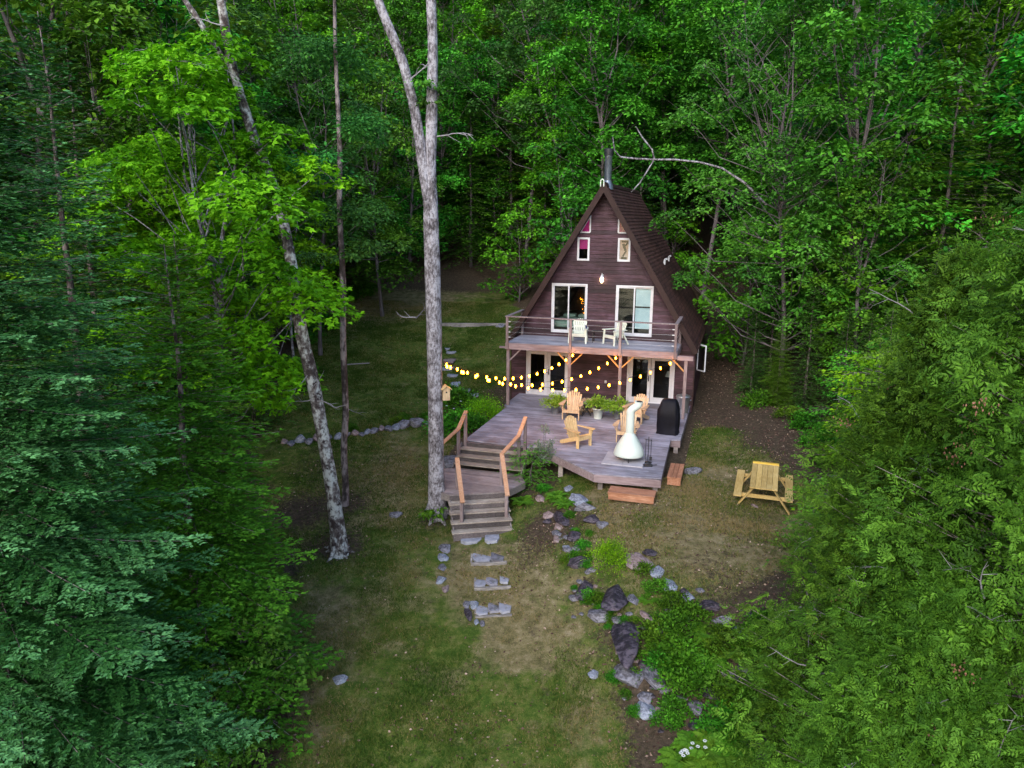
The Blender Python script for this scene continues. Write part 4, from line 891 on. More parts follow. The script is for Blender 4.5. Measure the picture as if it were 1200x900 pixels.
# fireplace on its slab
sl = thing('hearth_slab', 'flat grey stone slab under the white outdoor fireplace', 'slab', HW(5.28, -7.68, 0), -YAW)
w = MB(); 
for i in range(2):
    for j in range(2): w.box(-.62+i*.62+.003, -.62+(i+1)*.62-.003, -.62+j*.62+.003, -.62+(j+1)*.62-.003, .004, .045)
w.build('paver', M['stonepad'], sl, .005)
fp = thing('outdoor_fireplace', 'white enamel cone fireplace with a bent flue pipe at the front of the deck', 'fireplace', HW(5.4, -7.72, .048), -YAW+R(8))
w = MB(); fp.scale = (.85, .85, .745); prof = [(.5, .2), (.535, .215), (.545, .27), (.52, .4), (.46, .57), (.38, .74), (.29, .91), (.2, 1.06), (.15, 1.13)]
seg = 36; w.lathe(prof, seg, .5, caps=(True, True)); w.build('fire_hood', M['enamel'], fp)
w = MB(); w.lathe([(.2, .19), (.5, .21), (.53, .255), (.5, .262)], 32, .5, caps=(True, False)); w.build('fire_base', M['black'], fp)
w = MB(); w.tube([(0, 0, 1.1), (0, 0, 2.0)], .145, 20, .5); fl = w.build('flue_pipe', M['enamel'], fp)
w = MB(); w.tube([(0, 0, 1.98), (0.01, 0, 2.06), (.07, 0, 2.14), (.2, 0, 2.25), (.26, 0, 2.32), (.27, 0, 2.45)], .148, 20, .5, cap=True); w.build('flue_elbow', M['enamel'], fl)
w = MB(); w.lathe([(.152, 1.97), (.152, 1.995)], 20, .5); w.build('pipe_band', M['enamel'], fl)
w = MB(); w.tube([(.27, 0, 2.448), (.27, 0, 2.456)], .13, 16, .5); w.build('flue_mouth', M['black'], fl)
for k in range(3):
    a = k*2.094+.5; w = MB(); w.tube([(.38*math.cos(a), .38*math.sin(a), .22), (.42*math.cos(a), .42*math.sin(a), 0)], .018, 6, .5); w.build('leg', M['black'], fp)
tl = thing('fire_tools', 'black stand of fire tools to the right of the white fireplace', 'fire tools', HW(5.98, -7.72, .0), -YAW)
w = MB(); w.lathe([(.12, 0), (.12, .02), (.02, .04)], 12, .5); w.tube([(0, 0, 0), (0, 0, .82)], .012, 6, .5); w.bar((-.1, 0, .72), (.1, 0, .72), .02, .02); w.build('stand', M['black'], tl)
w = MB(); w.tube([(.08, 0, .74), (.08, 0, .12)], .01, 6); w.box(.04, .12, -.01, .01, .08, .2); w.build('shovel', M['black'], tl)
w = MB(); w.tube([(-.08, 0, .74), (-.08, 0, .1)], .01, 6); w.build('poker', M['black'], tl)
bx = thing('black_tray', 'small black ash tray lying on the deck below the fire tools', 'tray', HW(6.02, -8.05, 0), -YAW+.3)
w = MB(); w.prism([(-.13, -.07), (.13, -.07), (.15, .07), (-.15, .07)], .0, .05); w.build('tray_body', M['black'], bx, .01); w = MB(); w.tube([(.13, 0, .04), (.27, 0, .05)], .012, 6); w.build('handle', M['black'], bx)
# covered grill
gl = thing('covered_grill', 'barbecue grill under a black fitted cover at the right side of the deck', 'grill', HW(6.25, -4.2, 0), -YAW+R(-6)); gl.scale = (.78, .8, .93)
r_ = np.random.default_rng(4); w = MB(); secs = [(0, .47, .36), (.12, .46, .35), (.35, .46, .34), (.62, .47, .345), (.9, .45, .33), (1.02, .40, .30), (1.16, .36, .25), (1.26, .3, .17), (1.29, .2, .08)]
vs = []; n = 28
for z, a, b in secs:
    for k in range(n):
        th = 2*math.pi*k/n; cx, cy = math.cos(th), math.sin(th); e = .35
        x = a*math.copysign(abs(cx)**e, cx); y = b*math.copysign(abs(cy)**e, cy); f = 1+.05*math.sin(k*1.9+z*2.5)*(1-z/1.5)+r_.normal()*.02
        vs.append((x*f, y*f+.05*z*(z > .9), z))
w.add(vs, [(i*n+k, i*n+(k+1) % n, (i+1)*n+(k+1) % n, (i+1)*n+k) for i in range(len(secs)-1) for k in range(n)], .5, True); w.add(vs[-n:], [tuple(range(n))], .5, True)
w.build('cover', M['cover'], gl); w = MB()
for sx in (-1, 1): w.box(sx*.36-.03, sx*.36+.03, -.25, .25, 0.0, .05)
w.build('caster_foot', M['black'], gl)
# galvanised bin behind the corner post
bn = thing('metal_bin', 'galvanised metal bin behind the right balcony post', 'bin', HW(6.52, -1.25, 0), 0)
w = MB(); w.lathe([(.2, 0), (.25, .62), (.262, .63), (.262, .65)], 22, .5); w.build('bin_body', M['steel'], bn); w = MB(); w.lathe([(.27, .65), (.26, .68), (.1, .74), (.02, .75)], 22, .5); w.build('lid', M['steel'], bn)
for s in (-1, 1): w = MB(); w.tube([(s*.24, -.06, .5), (s*.31, -.06, .52), (s*.31, .06, .52), (s*.24, .06, .5)], .01, 6); w.build('handle', M['steel'], bn)
ob = thing('outdoor_tap', 'small pale wall fitting low on the siding between the doors', 'tap', HW(3.35, -.05, .75), -YAW)
w = MB(); w.box(-.04, .04, -.03, .03, -.05, .05); w.build('fitting_box', M['white'], ob); w = MB(); w.tube([(0, -.03, -.02), (0, -.09, -.03), (0, -.1, -.07)], .012, 6); w.build('spout', M['steel'], ob)

# picnic table
g1 = HW(9.35, -7.75); gz = tz(g1[0], g1[1])
pt = thing('picnic_table', 'pale new pine picnic table with attached benches on the right lawn', 'picnic table', (g1[0], g1[1], gz-.01), -YAW-R(1))
pt.rotation_euler = (R(5), 0, -YAW-R(3))
for i in range(5): w = MB(); w.box(-.37+i*.149, -.37+i*.149+.142, -.95, .82, .71, .75); w.build('top_board', M['table'], pt, .004)
w = MB(); w.box(-.37, .375, .835, .9, .712, .752); w.box(-.37, .375, .915, .975, .715, .758); w.build('end_board', surf('yellow_board', (.7, .4, .03), (.8, .55, .1), None, 4), pt)
for s in (-1, 1):
    w = MB(); w.box(*sorted((s*.58, s*.79)), -.95, .9, .42, .46); w.build('bench_board', M['table'], pt, .004)
for y in (-.72, .68):
    for s in (-1, 1): w = MB(); w.bar((s*.24, y, .70), (s*.74, y, -.03), .04, .12, up=(0, 1, 0)); w.build('leg', M['table'], pt, .003)
    w = MB(); w.box(-.78, .78, y+.042, y+.08, .31, .42); w.box(-.36, .36, y+.042, y+.08, .62, .708); w.build('cross_beam', M['table'], pt, .003)

# birdhouse on the central trunk
# ------------------------------------------------------------------ string lights
def strand(label, A_, B_, sag, n, px):
    A_, B_ = Vector(A_), Vector(B_); pts = [A_.lerp(B_, i/30)-Vector((0, 0, sag*4*(i/30)*(1-i/30))) for i in range(31)]
    t = thing('string_lights', label, 'string lights', A_, 0, 'string lights from the tree to the balcony'); w = MB(); w.tube([p-A_ for p in pts], .006, 4); w.build('cord', M['cable'], t)
    for i in range(n):
        f = (i+.5+px)/n
        if f > 1.0: continue
        k = f*30; j = min(29, int(k)); p = pts[j].lerp(pts[j+1], k-j)-A_
        bm = MB(); bm.lathe([(.008, -.14), (.028, -.127), (.04, -.097), (.032, -.058), (.016, -.035)], 12, .5); b = bm.build('bulb', M['bulb'], t, loc=p)
        s = MB(); s.lathe([(.016, -.04), (.016, 0)], 6, .5); s.build('socket', M['cable'], b)
T0 = PY(517, 421, 21.4); 
strand('left strand of lit bulbs rising to the second balcony post', T0, HW(2.55, BV-.06, 2.34), .72, 16, .0)
strand('middle strand of lit bulbs rising to the third balcony post', T0+np.array([0, 0, -.03]), HW(4.15, BV-.06, 2.3), .86, 17, .2)
strand('right strand of lit bulbs running to the right corner of the balcony', T0+np.array([0, 0, -.06]), HW(6.25, BV-.06, 2.28), .93, 20, -.1)
# ------------------------------------------------------------------ hero trunks
def px_trunk(w, pts, y, y2=None):
    """pts: (px,py,r_px) survey marks of a trunk standing at distance y."""
    n = len(pts); P3 = []; R3 = []
    for i, (a, b, r) in enumerate(pts):
        yy = y if y2 is None else y+(y2-y)*i/(n-1); P3.append(PY(a, b, yy)); R3.append(r*yy/F)
    return P3, R3
def smoothpath(P3, R3, k=4):
    P3 = np.array(P3); n = len(P3); t = np.arange(n); tt = np.linspace(0, n-1, (n-1)*k+1)
    out = []
    for q in tt:
        i = min(n-2, int(q)); f = q-i; p0, p1, p2, p3 = P3[max(i-1, 0)], P3[i], P3[i+1], P3[min(i+2, n-1)]
        out.append(.5*((2*p1)+(-p0+p2)*f+(2*p0-5*p1+4*p2-p3)*f*f+(-p0+3*p1-3*p2+p3)*f**3))
    return out, list(np.interp(tt, t, R3))
def bare(seed, start, d, L, r, depth=2, w=None):
    rr = np.random.default_rng(seed); w = w or MB(); p = Vector(start); d = Vector(d).normalized(); pts = [p.copy()]
    n = 7
    for i in range(n): d = (d+Vector(rr.normal(size=3)*.16)).normalized(); p = p+d*L/n; pts.append(p.copy())
    w.tube(pts, [r*(1-.85*i/n) for i in range(n+1)], 5, .5)
    if depth:
        for j in (2, 4, 5, 6):
            dd = (d+Vector(rr.normal(size=3)*.8)).normalized(); bare(seed*7+j, pts[j], dd, L*rr.uniform(.3, .5), r*.5, depth-1, w)
    return w
def roots(w, base, rr0, seed, n=6):
    r = np.random.default_rng(seed)
    for k in range(n):
        a = 6.28*k/n+r.normal()*.3; h = np.array([math.cos(a), math.sin(a), 0]); L = rr0*r.uniform(1.9, 3.0); e = base+h*L; e[2] = tz(e[0], e[1])-.04; m = base+h*L*.55; m[2] = tz(m[0], m[1])+rr0*.22
        w.tube([base+h*rr0*.45+np.array([0, 0, rr0*2.4]), base+h*rr0*.75+np.array([0, 0, rr0*1.1]), m, e], [rr0*.28, rr0*.4, rr0*.26, rr0*.07], 7, .5, rough=.08, ph=k)
def shift(w, o): w.v = [(x-o[0], y-o[1], z-o[2]) for x, y, z in w.v]; return w

yC = 21.5; base = G(512, 606)
yC = base[1]
cen = thing('twin_stem_tree', 'tall pale grey trunk forking into two stems beside the deck stairs', 'tree', base)
w = MB(); P3, R3 = px_trunk(w, [(514, 622, 17), (513, 605, 12.5), (512, 580, 10.5), (511, 540, 9.6), (510, 450, 9), (507, 330, 8.6), (505, 250, 8.4), (504, 205, 7), (505, 170, 6.2), (506, 130, 5.9), (507, 60, 5.6), (505, 0, 5.2), (500, -90, 4.2), (497, -190, 2.5)], yC)
pp, rr_ = smoothpath(P3, R3); w.tube(pp, rr_, 24, .5, rough=.07)
P3, R3 = px_trunk(w, [(502, 245, 5), (499, 215, 6.2), (494, 180, 6), (486, 130, 5.6), (474, 80, 5.3), (460, 42, 5), (443, 0, 4.6), (420, -70, 3.8), (400, -170, 2)], yC-.05)
pp, rr_ = smoothpath(P3, R3); w.tube(pp, rr_, 20, .5, rough=.07, ph=2); roots(w, base, .27, 1); shift(w, base).build('trunk', M['bark_grey'], cen)
for sd, a, b, dx, L in ((5, (512, 160), None, (1, .1, .15), 1.0), (9, (487, 372), None, (-.9, -.3, .35), .55), (12, (480, 95), None, (.5, -.2, .5), .8)):
    w = bare(sd, PY(a[0], a[1], yC-.1), dx, L, .025, 1); shift(w, base).build('dead_branch', M['twig'], cen)
# crowns high above
def crown_at(parent, base, pos, seed, Rr, n, leaf, mat, vs=.7, sub=26):
    r = np.random.default_rng(seed); Q, D, V0 = [], [], []
    for i in range(sub):
        c = rdir(r, 1)[0]*Rr*r.random()**.4*np.array([1, 1, vs]); m = n//sub; o = r.normal(size=(m, 3))*np.array([.3, .3, .1])*Rr*.75; Q.append(pos-base+c+o); D.append(nrm(o+np.array([0, 0, -.1]))); V0.append(np.clip(.5*r.random()+.5*r.random(m), 0, 1))
    Q, D, V0 = map(np.concatenate, (Q, D, V0)); V, Fq = leaf_geo(Q, D, nrm(np.array([0, 0, 1.])[None]+r.normal(size=(len(Q), 3))*.35), leaf*r.uniform(.7, 1.3, len(Q)), leaf*.65)
    return link(np_mesh('crown', V, Fq, V0), 'crown', mat, parent)
crown_at(cen, base, PY(470, -190, yC), 3, 2.4, 5000, .13, M['decid'])
crown_at(cen, base, PY(500, 118, yC+.3), 4, .75, 420, .11, M['decid'], .3, 8); crown_at(cen, base, PY(512, 100, yC-.1), 6, .55, 200, .11, M['decid'], .3, 5)
crown_at(cen, base, PY(507, 597, yC-.35), 8, .34, 170, .12, M['shrub'], .8, 7)
bh = PY(522.5, 459, yC-.05); b_ = thing('birdhouse', 'small pale wooden birdhouse on the side of the forked grey trunk', 'birdhouse', bh, .3)
w = MB(); w.prism([(-.1, -.24), (.1, -.24), (.1, .1), (0, .17), (-.1, .1)], -.09, .09, M=Matrix.Rotation(R(90), 4, 'X')); w.build('box_body', M['cedar'], b_)
w = MB(); w.bar((-.01, 0, .19), (.15, 0, .08), .26, .02, up=(0, 0, 1)); w.bar((.01, 0, .19), (-.15, 0, .08), .26, .02); w.build('roof', M['pine'], b_)
w = MB(); w.tube([(0, -.095, .0), (0, -.088, .0)], .025, 10); w.build('entrance_hole', M['black'], b_)

base = G(397, 648); yL = base[1]
lean = thing('leaning_tree', 'lichen patched grey tree leaning left across the left lawn', 'tree', base)
w = MB(); P3, R3 = px_trunk(w, [(400, 654, 15), (398, 640, 10.5), (393, 600, 8.8), (382, 530, 8), (367, 450, 7.8), (353, 388, 7.2), (343, 320, 6.6), (332, 260, 6.2), (316, 208, 5.9), (300, 168, 5.6), (285, 122, 5.3), (271, 72, 5), (262, 20, 4.6), (256, -25, 4.2), (250, -120, 2.5)], yL, yL+.6)
pp, rr_ = smoothpath(P3, R3); w.tube(pp, rr_, 20, .5, rough=.07, ph=2); P3, R3 = px_trunk(w, [(271, 76, 3.6), (256, 60, 3.6), (244, 42, 3.2), (228, 16, 3), (212, -8, 2.8), (190, -60, 1.6)], yL+.5); pp, rr_ = smoothpath(P3, R3); w.tube(pp, rr_, 8, .5)
roots(w, base, .22, 2); shift(w, base).build('trunk', M['bark_birch'], lean)
for sd, a, dx, L, r0 in ((3, (372, 470), (1, -.3, .1), .85, .02), (4, (369, 462), (.5, -.3, 1), .7, .018), (6, (366, 468), (-1, -.3, .15), 1.0, .018), (8, (360, 440), (-.4, -.5, -.9), .8, .015), (11, (348, 350), (-.8, -.3, -.3), .8, .02), (14, (262, 30), (-1, 0, .4), 1.0, .02), (15, (276, 90), (-.6, -.2, .5), .8, .015)):
    w = bare(sd, PY(a[0], a[1], yL), dx, L, r0, 1); shift(w, base).build('dead_branch', M['twig'], lean)
crown_at(lean, base, PY(250, -130, yL), 13, 1.8, 2500, .12, M['decid'])
base = G(404, 592); yD = base[1]
thn = thing('slender_tree', 'thin dark mossy trunk just right of the leaning grey tree', 'tree', base)
w = MB(); P3, R3 = px_trunk(w, [(404, 598, 5.5), (405, 570, 4.2), (403, 525, 4), (405, 480, 3.9), (402, 400, 3.7), (402, 330, 3.5), (398, 250, 3.2), (398, 170, 2.8), (393, 60, 2.2), (392, -40, 1.2)], yD)
pp, rr_ = smoothpath(P3, R3); w.tube(pp, rr_, 9, .5); shift(w, base).build('trunk', M['bark_dark'], thn)
for i, (a, b, rr0, nn) in enumerate([(400, 250, 1.0, 800), (375, 190, 1.1, 900), (425, 150, 1.2, 1000), (395, 60, 1.6, 1800), (430, 290, .9, 550), (370, 300, .7, 300)]): crown_at(thn, base, PY(a, b, yD+.2), 40+i, rr0, nn, .13, M['decid_blue'], .35, 10)
w = bare(21, PY(404, 478, yD), (1, -.2, -.1), .6, .012, 1); shift(w, base).build('dead_branch', M['twig'], thn)

# ------------------------------------------------------------------ hero foliage trees
def at(x, y, dz=-.1): return (x, y, tz(x, y)+dz)
S1 = tree_conifer('spruce', 1, 16, 3.7, M['bark_dark'], M['spruce'], base=.4, step=.36, nb=12, tuft=.078, dens=1.45, droop=.28, power=.72)
plant('blue_spruce', S1, 'huge blue-green spruce filling the lower left of the view, nearest of the conifers', 'spruce', at(-7.6, 10.2), .3)
S2 = tree_conifer('spruce', 2, 13.6, 3.0, M['bark_dark'], M['spruce'], base=.4, step=.36, nb=11, tuft=.095, dens=1.25, droop=.3, power=.85)
plant('blue_spruce', S2, 'blue-green spruce with a slim pointed tip behind the huge near spruce', 'spruce', at(-9.1, 15.6), 1.3)
S3 = tree_conifer('hemlock', 3, 9.6, 2.5, M['bark_dark'], M['hemlock'], base=.3, step=.3, nb=10, tuft=.095, dens=1.2, droop=.45, power=.62, wid=.5)
plant('hemlock', S3, 'yellow-green feathery hemlock at the left edge of the lawn beside the huge spruce', 'hemlock', at(-6.2, 13.7), 0)
plant('hemlock', [(a, b, c) for a, b, c in S3], 'feathery hemlock standing behind the first hemlock, near the leaning tree', 'hemlock', at(-7.6, 17.2), 2.1, .95)
S4 = tree_conifer('fir', 4, 12, 2.4, M['bark_dark'], M['fir'], base=.4, step=.4, nb=8, tuft=.18, dens=.8, droop=.4, power=.8)
Hm = tree_broad(11, 13.4, 4.8, 3.3, 70, M['bark_grey'], M['maple'], leaf=.15, dens=170, tr=.1, dome=.95, lobes=True, leaders=3, sprig=4)
plant('bright_maple', Hm, 'bright yellow-green maple whose layered leaves cross the leaning grey trunk', 'maple', at(-8.0, 19.4), .4)
Hm2 = tree_broad(12, 10.5, 3.2, 2.6, 40, M['bark_grey'], M['maple'], leaf=.16, dens=130, tr=.08, dome=.95, lobes=True, sprig=4)
plant('bright_maple', Hm2, 'smaller bright maple tucked behind the left end of the brightest maple', 'maple', at(-10.6, 22.5), 2.2)
# right side
Ce = tree_cedar('cedar', 21, 11.6, 3.5, M['bark_dark'], M['cedar_leaf'], n=11000, frond=.13, cones=110, power=.62, twigs=190)
plant('cedar', Ce, 'large near cedar with brown cone clusters along the right edge of the view', 'cedar', at(7.6, 9.7), .2)
Ce2 = tree_cedar('cedar', 22, 9.0, 2.7, M['bark_dark'], M['cedar_leaf'], n=8000, frond=.13, cones=160, power=.65, twigs=170)
plant('cedar', Ce2, 'pointed cedar with a brownish tip left of the large near cedar', 'cedar', at(7.0, 11.9), 1.9)
Ce3 = tree_cedar('cedar', 23, 5.6, 2.1, M['bark_dark'], M['cedar_leaf'], n=6000, frond=.11, cones=240, power=.6, twigs=170)
plant('cedar', Ce3, 'low bushy cedar in the bottom right, above the boulders', 'cedar', at(5.65, 9.1), .9)
plant('cedar', Ce3, 'bushy young cedar just right of the picnic table', 'cedar', at(9.3, 16.4), 3.9, 1.0)
plant('cedar', Ce2, 'dark cedar at the right edge, behind the large near cedar', 'cedar', at(10.8, 15.5), 3.1, 1.0)
Sap = tree_deciduous('sapling', 31, 5.4, .8, 1.5, 22, M['bark_dark'], M['maple'], leaf=.12, per=16, tr=.04, layer=.12, subs=6, spread=.5)
Sap2 = tree_deciduous('sapling', 32, 3.6, .5, 1.0, 16, M['bark_dark'], M['decid'], leaf=.11, per=14, tr=.03, layer=.12, subs=6, spread=.5)
plant('young_maple', Sap, 'bright young maple between the right cedars and the forest', 'maple', at(9.6, 19.6), 0, 1.0)
plant('young_maple', Sap2, 'small leafy sapling overlapping the right bench of the picnic table', 'maple', at(7.25, 16.6), 1, .8)
plant('young_maple', Sap2, 'leafy sapling in the shade behind the bright young maple', 'maple', at(10.2, 21), 2, 1.2)
Hr = tree_broad(14, 15.6, 3.2, 4.3, 125, M['bark_far'], M['airy'], leaf=.15, dens=120, tr=.11, dome=.85, lean=(-.9, 0), leaders=3)
b = at(11.3, 31.2); hr = plant('airy_tree', Hr, 'airy light green tree with a visible pale trunk right of the cabin', 'tree', b, 0)
w = MB(); P3, R3 = px_trunk(w, [(898, 240, 1.3), (872, 214, 1.3), (846, 197, 1.2), (820, 190, 1.1), (790, 187, 1.1), (765, 187, 1.1), (745, 186, 1.1), (727, 184, 1), (720, 176, .8), (718, 160, .6)], 31); w.tube(P3, R3, 6, .5)
P3, R3 = px_trunk(w, [(767, 187, 1), (764, 175, .9), (752, 160, .8), (745, 148, .6)], 31); w.tube(P3, R3, 5, .5); P3, R3 = px_trunk(w, [(766, 188, 1), (760, 198, .9), (750, 214, .8), (740, 225, .6)], 31); w.tube(P3, R3, 5, .5)
shift(w, b).build('dead_branch', M['bark_grey'], hr)
yF = 39.; b = at(PY(985, 240, yF)[0], yF); fk = thing('forked_tree', 'dark brown forked trunk standing in the forest right of the cabin', 'tree', b)
w = MB(); x0_ = np.array(b); P3, R3 = px_trunk(w, [(982, 300, 8), (988, 240, 8), (992, 205, 8), (1004, 150, 9), (1012, 110, 9), (1028, 62, 7), (1042, 20, 6), (1052, -20, 5), (1056, -100, 3)], yF); P3 = [x0_]+P3; R3 = [.5]+R3; pp, rr_ = smoothpath(P3, R3); w.tube(pp, rr_, 10, .5)
P3, R3 = px_trunk(w, [(1007, 140, 6), (1002, 100, 6), (1002, 50, 5), (1004, 0, 4.5), (1003, -60, 3)], yF); pp, rr_ = smoothpath(P3, R3); w.tube(pp, rr_, 8, .5); shift(w, b).build('trunk', M['bark_far'], fk)
crown_at(fk, np.array(b), PY(1040, -90, yF), 61, 3.5, 4000, .18, M['decid']); crown_at(fk, np.array(b), PY(1060, 40, yF+.5), 62, 1.6, 900, .18, M['decid'], .3, 12)

# ------------------------------------------------------------------ background forest
kinds = [tree_broad(100+i, H, cb, rad, nd, M['bark_far'], mt, leaf=.24, dens=78, tr=.14, dome=dm, lean=(ln, 0), leaders=ld)
         for i, (H, cb, rad, nd, mt, dm, ln, ld) in enumerate([(19, 6.5, 4.0, 66, M['decid'], 1.25, .8, 2), (17, 3.0, 4.2, 72, M['decid'], 1.15, -.6, 3), (20, 8.0, 4.3, 64, M['decid_blue'], 1.05, .3, 2), (14, 1.2, 3.6, 60, M['decid'], .95, .0, 3), (18, 6.0, 4.2, 60, M['maple_far'], 1.2, .5, 3)])]
under = [tree_broad(120+i, H, cb, rad, nd, M['bark_far'], mt, leaf=.19, dens=95, tr=.045, dome=.65, leaders=2) for i, (H, cb, rad, nd, mt) in enumerate([(7, .8, 2.3, 38, M['decid']), (5, .4, 2.0, 32, M['maple_far'])])]
con = [S4, tree_conifer('hemlock', 7, 16, 3.2, M['bark_far'], M['hemlock'], base=1.5, step=.5, nb=8, tuft=.26, dens=.6, droop=.4, power=.75)]
def allowed(x, y):
    if y < 49 and -1.5 < x < 3: return y > 45 and x > 1.5
    if y < 20: return False
    u, v = toH(x, y)
    if -2.5 < u < 9.2 and -12 < v < 11.5: return False
    if x <= -1.5: return x < np.interp(y, [20, 27, 33, 40, 47, 52], [-10.5, -11.5, -12.5, -13.5, -11.5, -5]) or y > 52
    return (y > 42) or x > np.interp(y, [20, 26, 30, 36, 42], [13, 12.2, 12.8, 13, 11])
r = np.random.default_rng(77); placed = []; cnt = 0
def zone(x, y):
    if x < -4: return 'left of the clearing'
    if x > 9: return 'right of the cabin'
    return 'behind the cabin'
lab = {'t': 'leafy broadleaf tree in the dense forest %s', 'u': 'low leafy understory tree in the forest %s', 'c': 'dark conifer among the broadleaf trees %s'}
yy = 20.
while yy < 84:
    sp_ = 3.6 if yy < 55 else 4.4; hw_ = .72*yy+5; xx = -hw_
    while xx < hw_:
        x, y = xx+r.uniform(-1.2, 1.2), yy+r.uniform(-1.4, 1.4); xx += sp_
        if not allowed(x, y) or r.random() < .1: continue
        q = r.random(); z = zone(x, y); k = 'c' if q < (.3 if x < -9 and y < 40 else .12) else ('u' if q > .72 and y < 64 else 't')
        mesh = con[int(r.integers(2))] if k == 'c' else (under[int(r.integers(2))] if k == 'u' else kinds[int(r.integers(5))])
        if -4.5 < x < 3.6 and y < 54:
            if k != 't': continue
            mesh = kinds[int(r.choice([0, 2, 2, 4]))]
        nm = {'c': 'forest_conifer', 'u': 'understory_tree', 't': 'forest_tree'}[k]
        plant(nm, mesh, lab[k] % z, 'tree', at(x, y, -.15), r.random()*6.28, r.uniform(.85, 1.15), 'forest trees '+z+' ('+{'c': 'conifers', 'u': 'understory', 't': 'broadleaf'}[k]+')'); cnt += 1
    yy += sp_*.9
for i, (x, y, mesh, sc, lb) in enumerate([(3.4, 43.5, under[0], 1.25, 'light green layered sapling just left behind the cabin roof'), (.4, 47.5, under[1], 1.2, 'low leafy tree at the back edge of the clearing, left of the cabin'), (-9.8, 33.5, Hm2, .85, 'leafy maple overhanging the rear left lawn'), (-9.4, 36.5, kinds[2], .72, 'tall round-leaved tree at the rear left lawn edge, behind the thin dark trunk'), (-7.6, 44, kinds[1], .8, 'leafy tree overhanging the brown patch behind the rear lawn'), (4.6, 44.5, kinds[0], .95, 'tall tree with a pale trunk directly behind the cabin roof'),
        (-11.8, 37, kinds[3], .75, 'broad leafy tree by the rear left corner of the lawn'), (-9.8, 27.8, con[0], .6, 'small dark fir at the left end of the stone edging'), (12.2, 27.3, con[0], .35, 'small dark fir under the airy tree'), (10.2, 31.5, con[0], .33, 'small dark fir beside the right wall of the cabin'), (-3.0, 54.5, con[1], .8, 'dark conifer in the gap between the forked trunk and the cabin, left one'), (-.2, 56.5, con[1], .9, 'dark conifer in the gap between the forked trunk and the cabin, middle one'), (2.2, 53.5, con[1], .7, 'dark conifer close behind the left slope of the cabin roof'), (-5.6, 55.5, kinds[1], .85, 'leafy tree behind the brown patch left of the forked trunk'), (-1.6, 59.5, kinds[3], 1.0, 'low branched leafy tree deep behind the dark conifers'), (1.6, 60.5, under[0], 1.4, 'light leafy tree deep behind the dark conifers'), (-4.4, 60.5, under[0], 1.4, 'light leafy tree deep in the forest left of the dark conifers'), (11.3, 32.6, con[0], .42, 'dark fir with spreading boughs behind the trunk of the airy tree'), (12.3, 25.8, con[0], .36, 'dark fir low at the forest edge behind the picnic table'), (11.6, 29.2, con[0], .4, 'dark bushy fir hiding the ground below the airy tree'), (10.6, 29.5, S3, .33, 'low spreading hemlock at the foot of the airy tree'), (12.4, 24.6, S3, .5, 'green hemlock at the right edge behind the picnic table'), (12.6, 21.2, under[0], .8, 'leafy small tree at the right edge, behind the young cedar'), (13.5, 29, kinds[3], .7, 'dense leafy tree right of the airy tree'), (11.0, 35.5, under[1], 1.3, 'bushy low tree beside the rear right corner of the cabin'), (11.2, 25.3, Sap2, .9, 'thin leafy sapling at the right forest edge')]):
    plant('edge_tree', mesh, lb, 'tree', at(x, y), i*1.1, sc)

# ------------------------------------------------------------------ rocks
def rockmesh(seed, facet=.0, sub=4):
    import bmesh
    bm = bmesh.new(); bmesh.ops.create_icosphere(bm, subdivisions=sub, radius=1); r = np.random.default_rng(seed)
    pl = [(nrm(r.normal(size=3)), r.uniform(.55, .85)) for _ in range(9)]; ph = r.uniform(0, 6, 9)
    for v in bm.verts:
        p = np.array(v.co); p = p*(1+.12*math.sin(p[0]*3+ph[0])*math.sin(p[1]*3.3+ph[1])+.07*math.sin(p[2]*6+ph[2]+p[0]*5)+.035*math.sin(p[1]*13+ph[3])*math.sin(p[0]*11+ph[4])+.02*math.sin(p[0]*23+ph[5])*math.sin(p[2]*19+ph[6])*math.sin(p[1]*21))
        for n, d in pl:
            k = float(p@n)
            if k > d: p = p-n*(k-d)*.85
        v.co = p
    me = bpy.data.meshes.new('rock'); bm.to_mesh(me); bm.free(); me.attributes.new('v', 'FLOAT', 'FACE').data.foreach_set('value', np.full(len(me.polygons), .5))
    me.polygons.foreach_set('use_smooth', np.full(len(me.polygons), sub > 2)); return me
RM = {k: [rockmesh(10+i+j*20) for i in range(4)] for j, k in enumerate(('rock_grey', 'rock_dark', 'rock_pink', 'rock_blue', 'slab'))}
for k, l in RM.items():
    for me_ in l: me_.materials.append(M[k])
nr = [0]
def rock(px, py, wpx, hpx, mat, label, group=None, name='boulder', cat='boulder', hz=.55, tilt=0, sink=.5, rz=None):
    g = G(px, py+hpx*.15); s = math.hypot(g[1], CH-g[2])/F*1.04; ang = math.atan2(CH-g[2], g[1]); wx = wpx*s/2; wz = wx*hz; wy = max(wx*.4, (hpx*s/2-wz*math.cos(ang)*.6)/max(.3, math.sin(ang)))
    wy = min(wy, wx*2.6); nr[0] += 1; me_ = RM[mat][nr[0] % 4]; o = bpy.data.objects.new(name, me_); C.objects.link(o)
    o.location = (g[0], g[1], g[2]+wz*(.55-sink)); o.scale = (wx*1.12, wy*1.12, wz*1.12); o.rotation_euler = (tilt, 0, (random.uniform(-.3, .3) if rz is None else rz))
    return tag(o, label, cat, group)
random.seed(8)
A1 = 'grey boulders along the bank right of the stairs'; A2 = 'dark boulders along the bank right of the stairs'; A3 = 'pinkish stones along the bank right of the stairs'
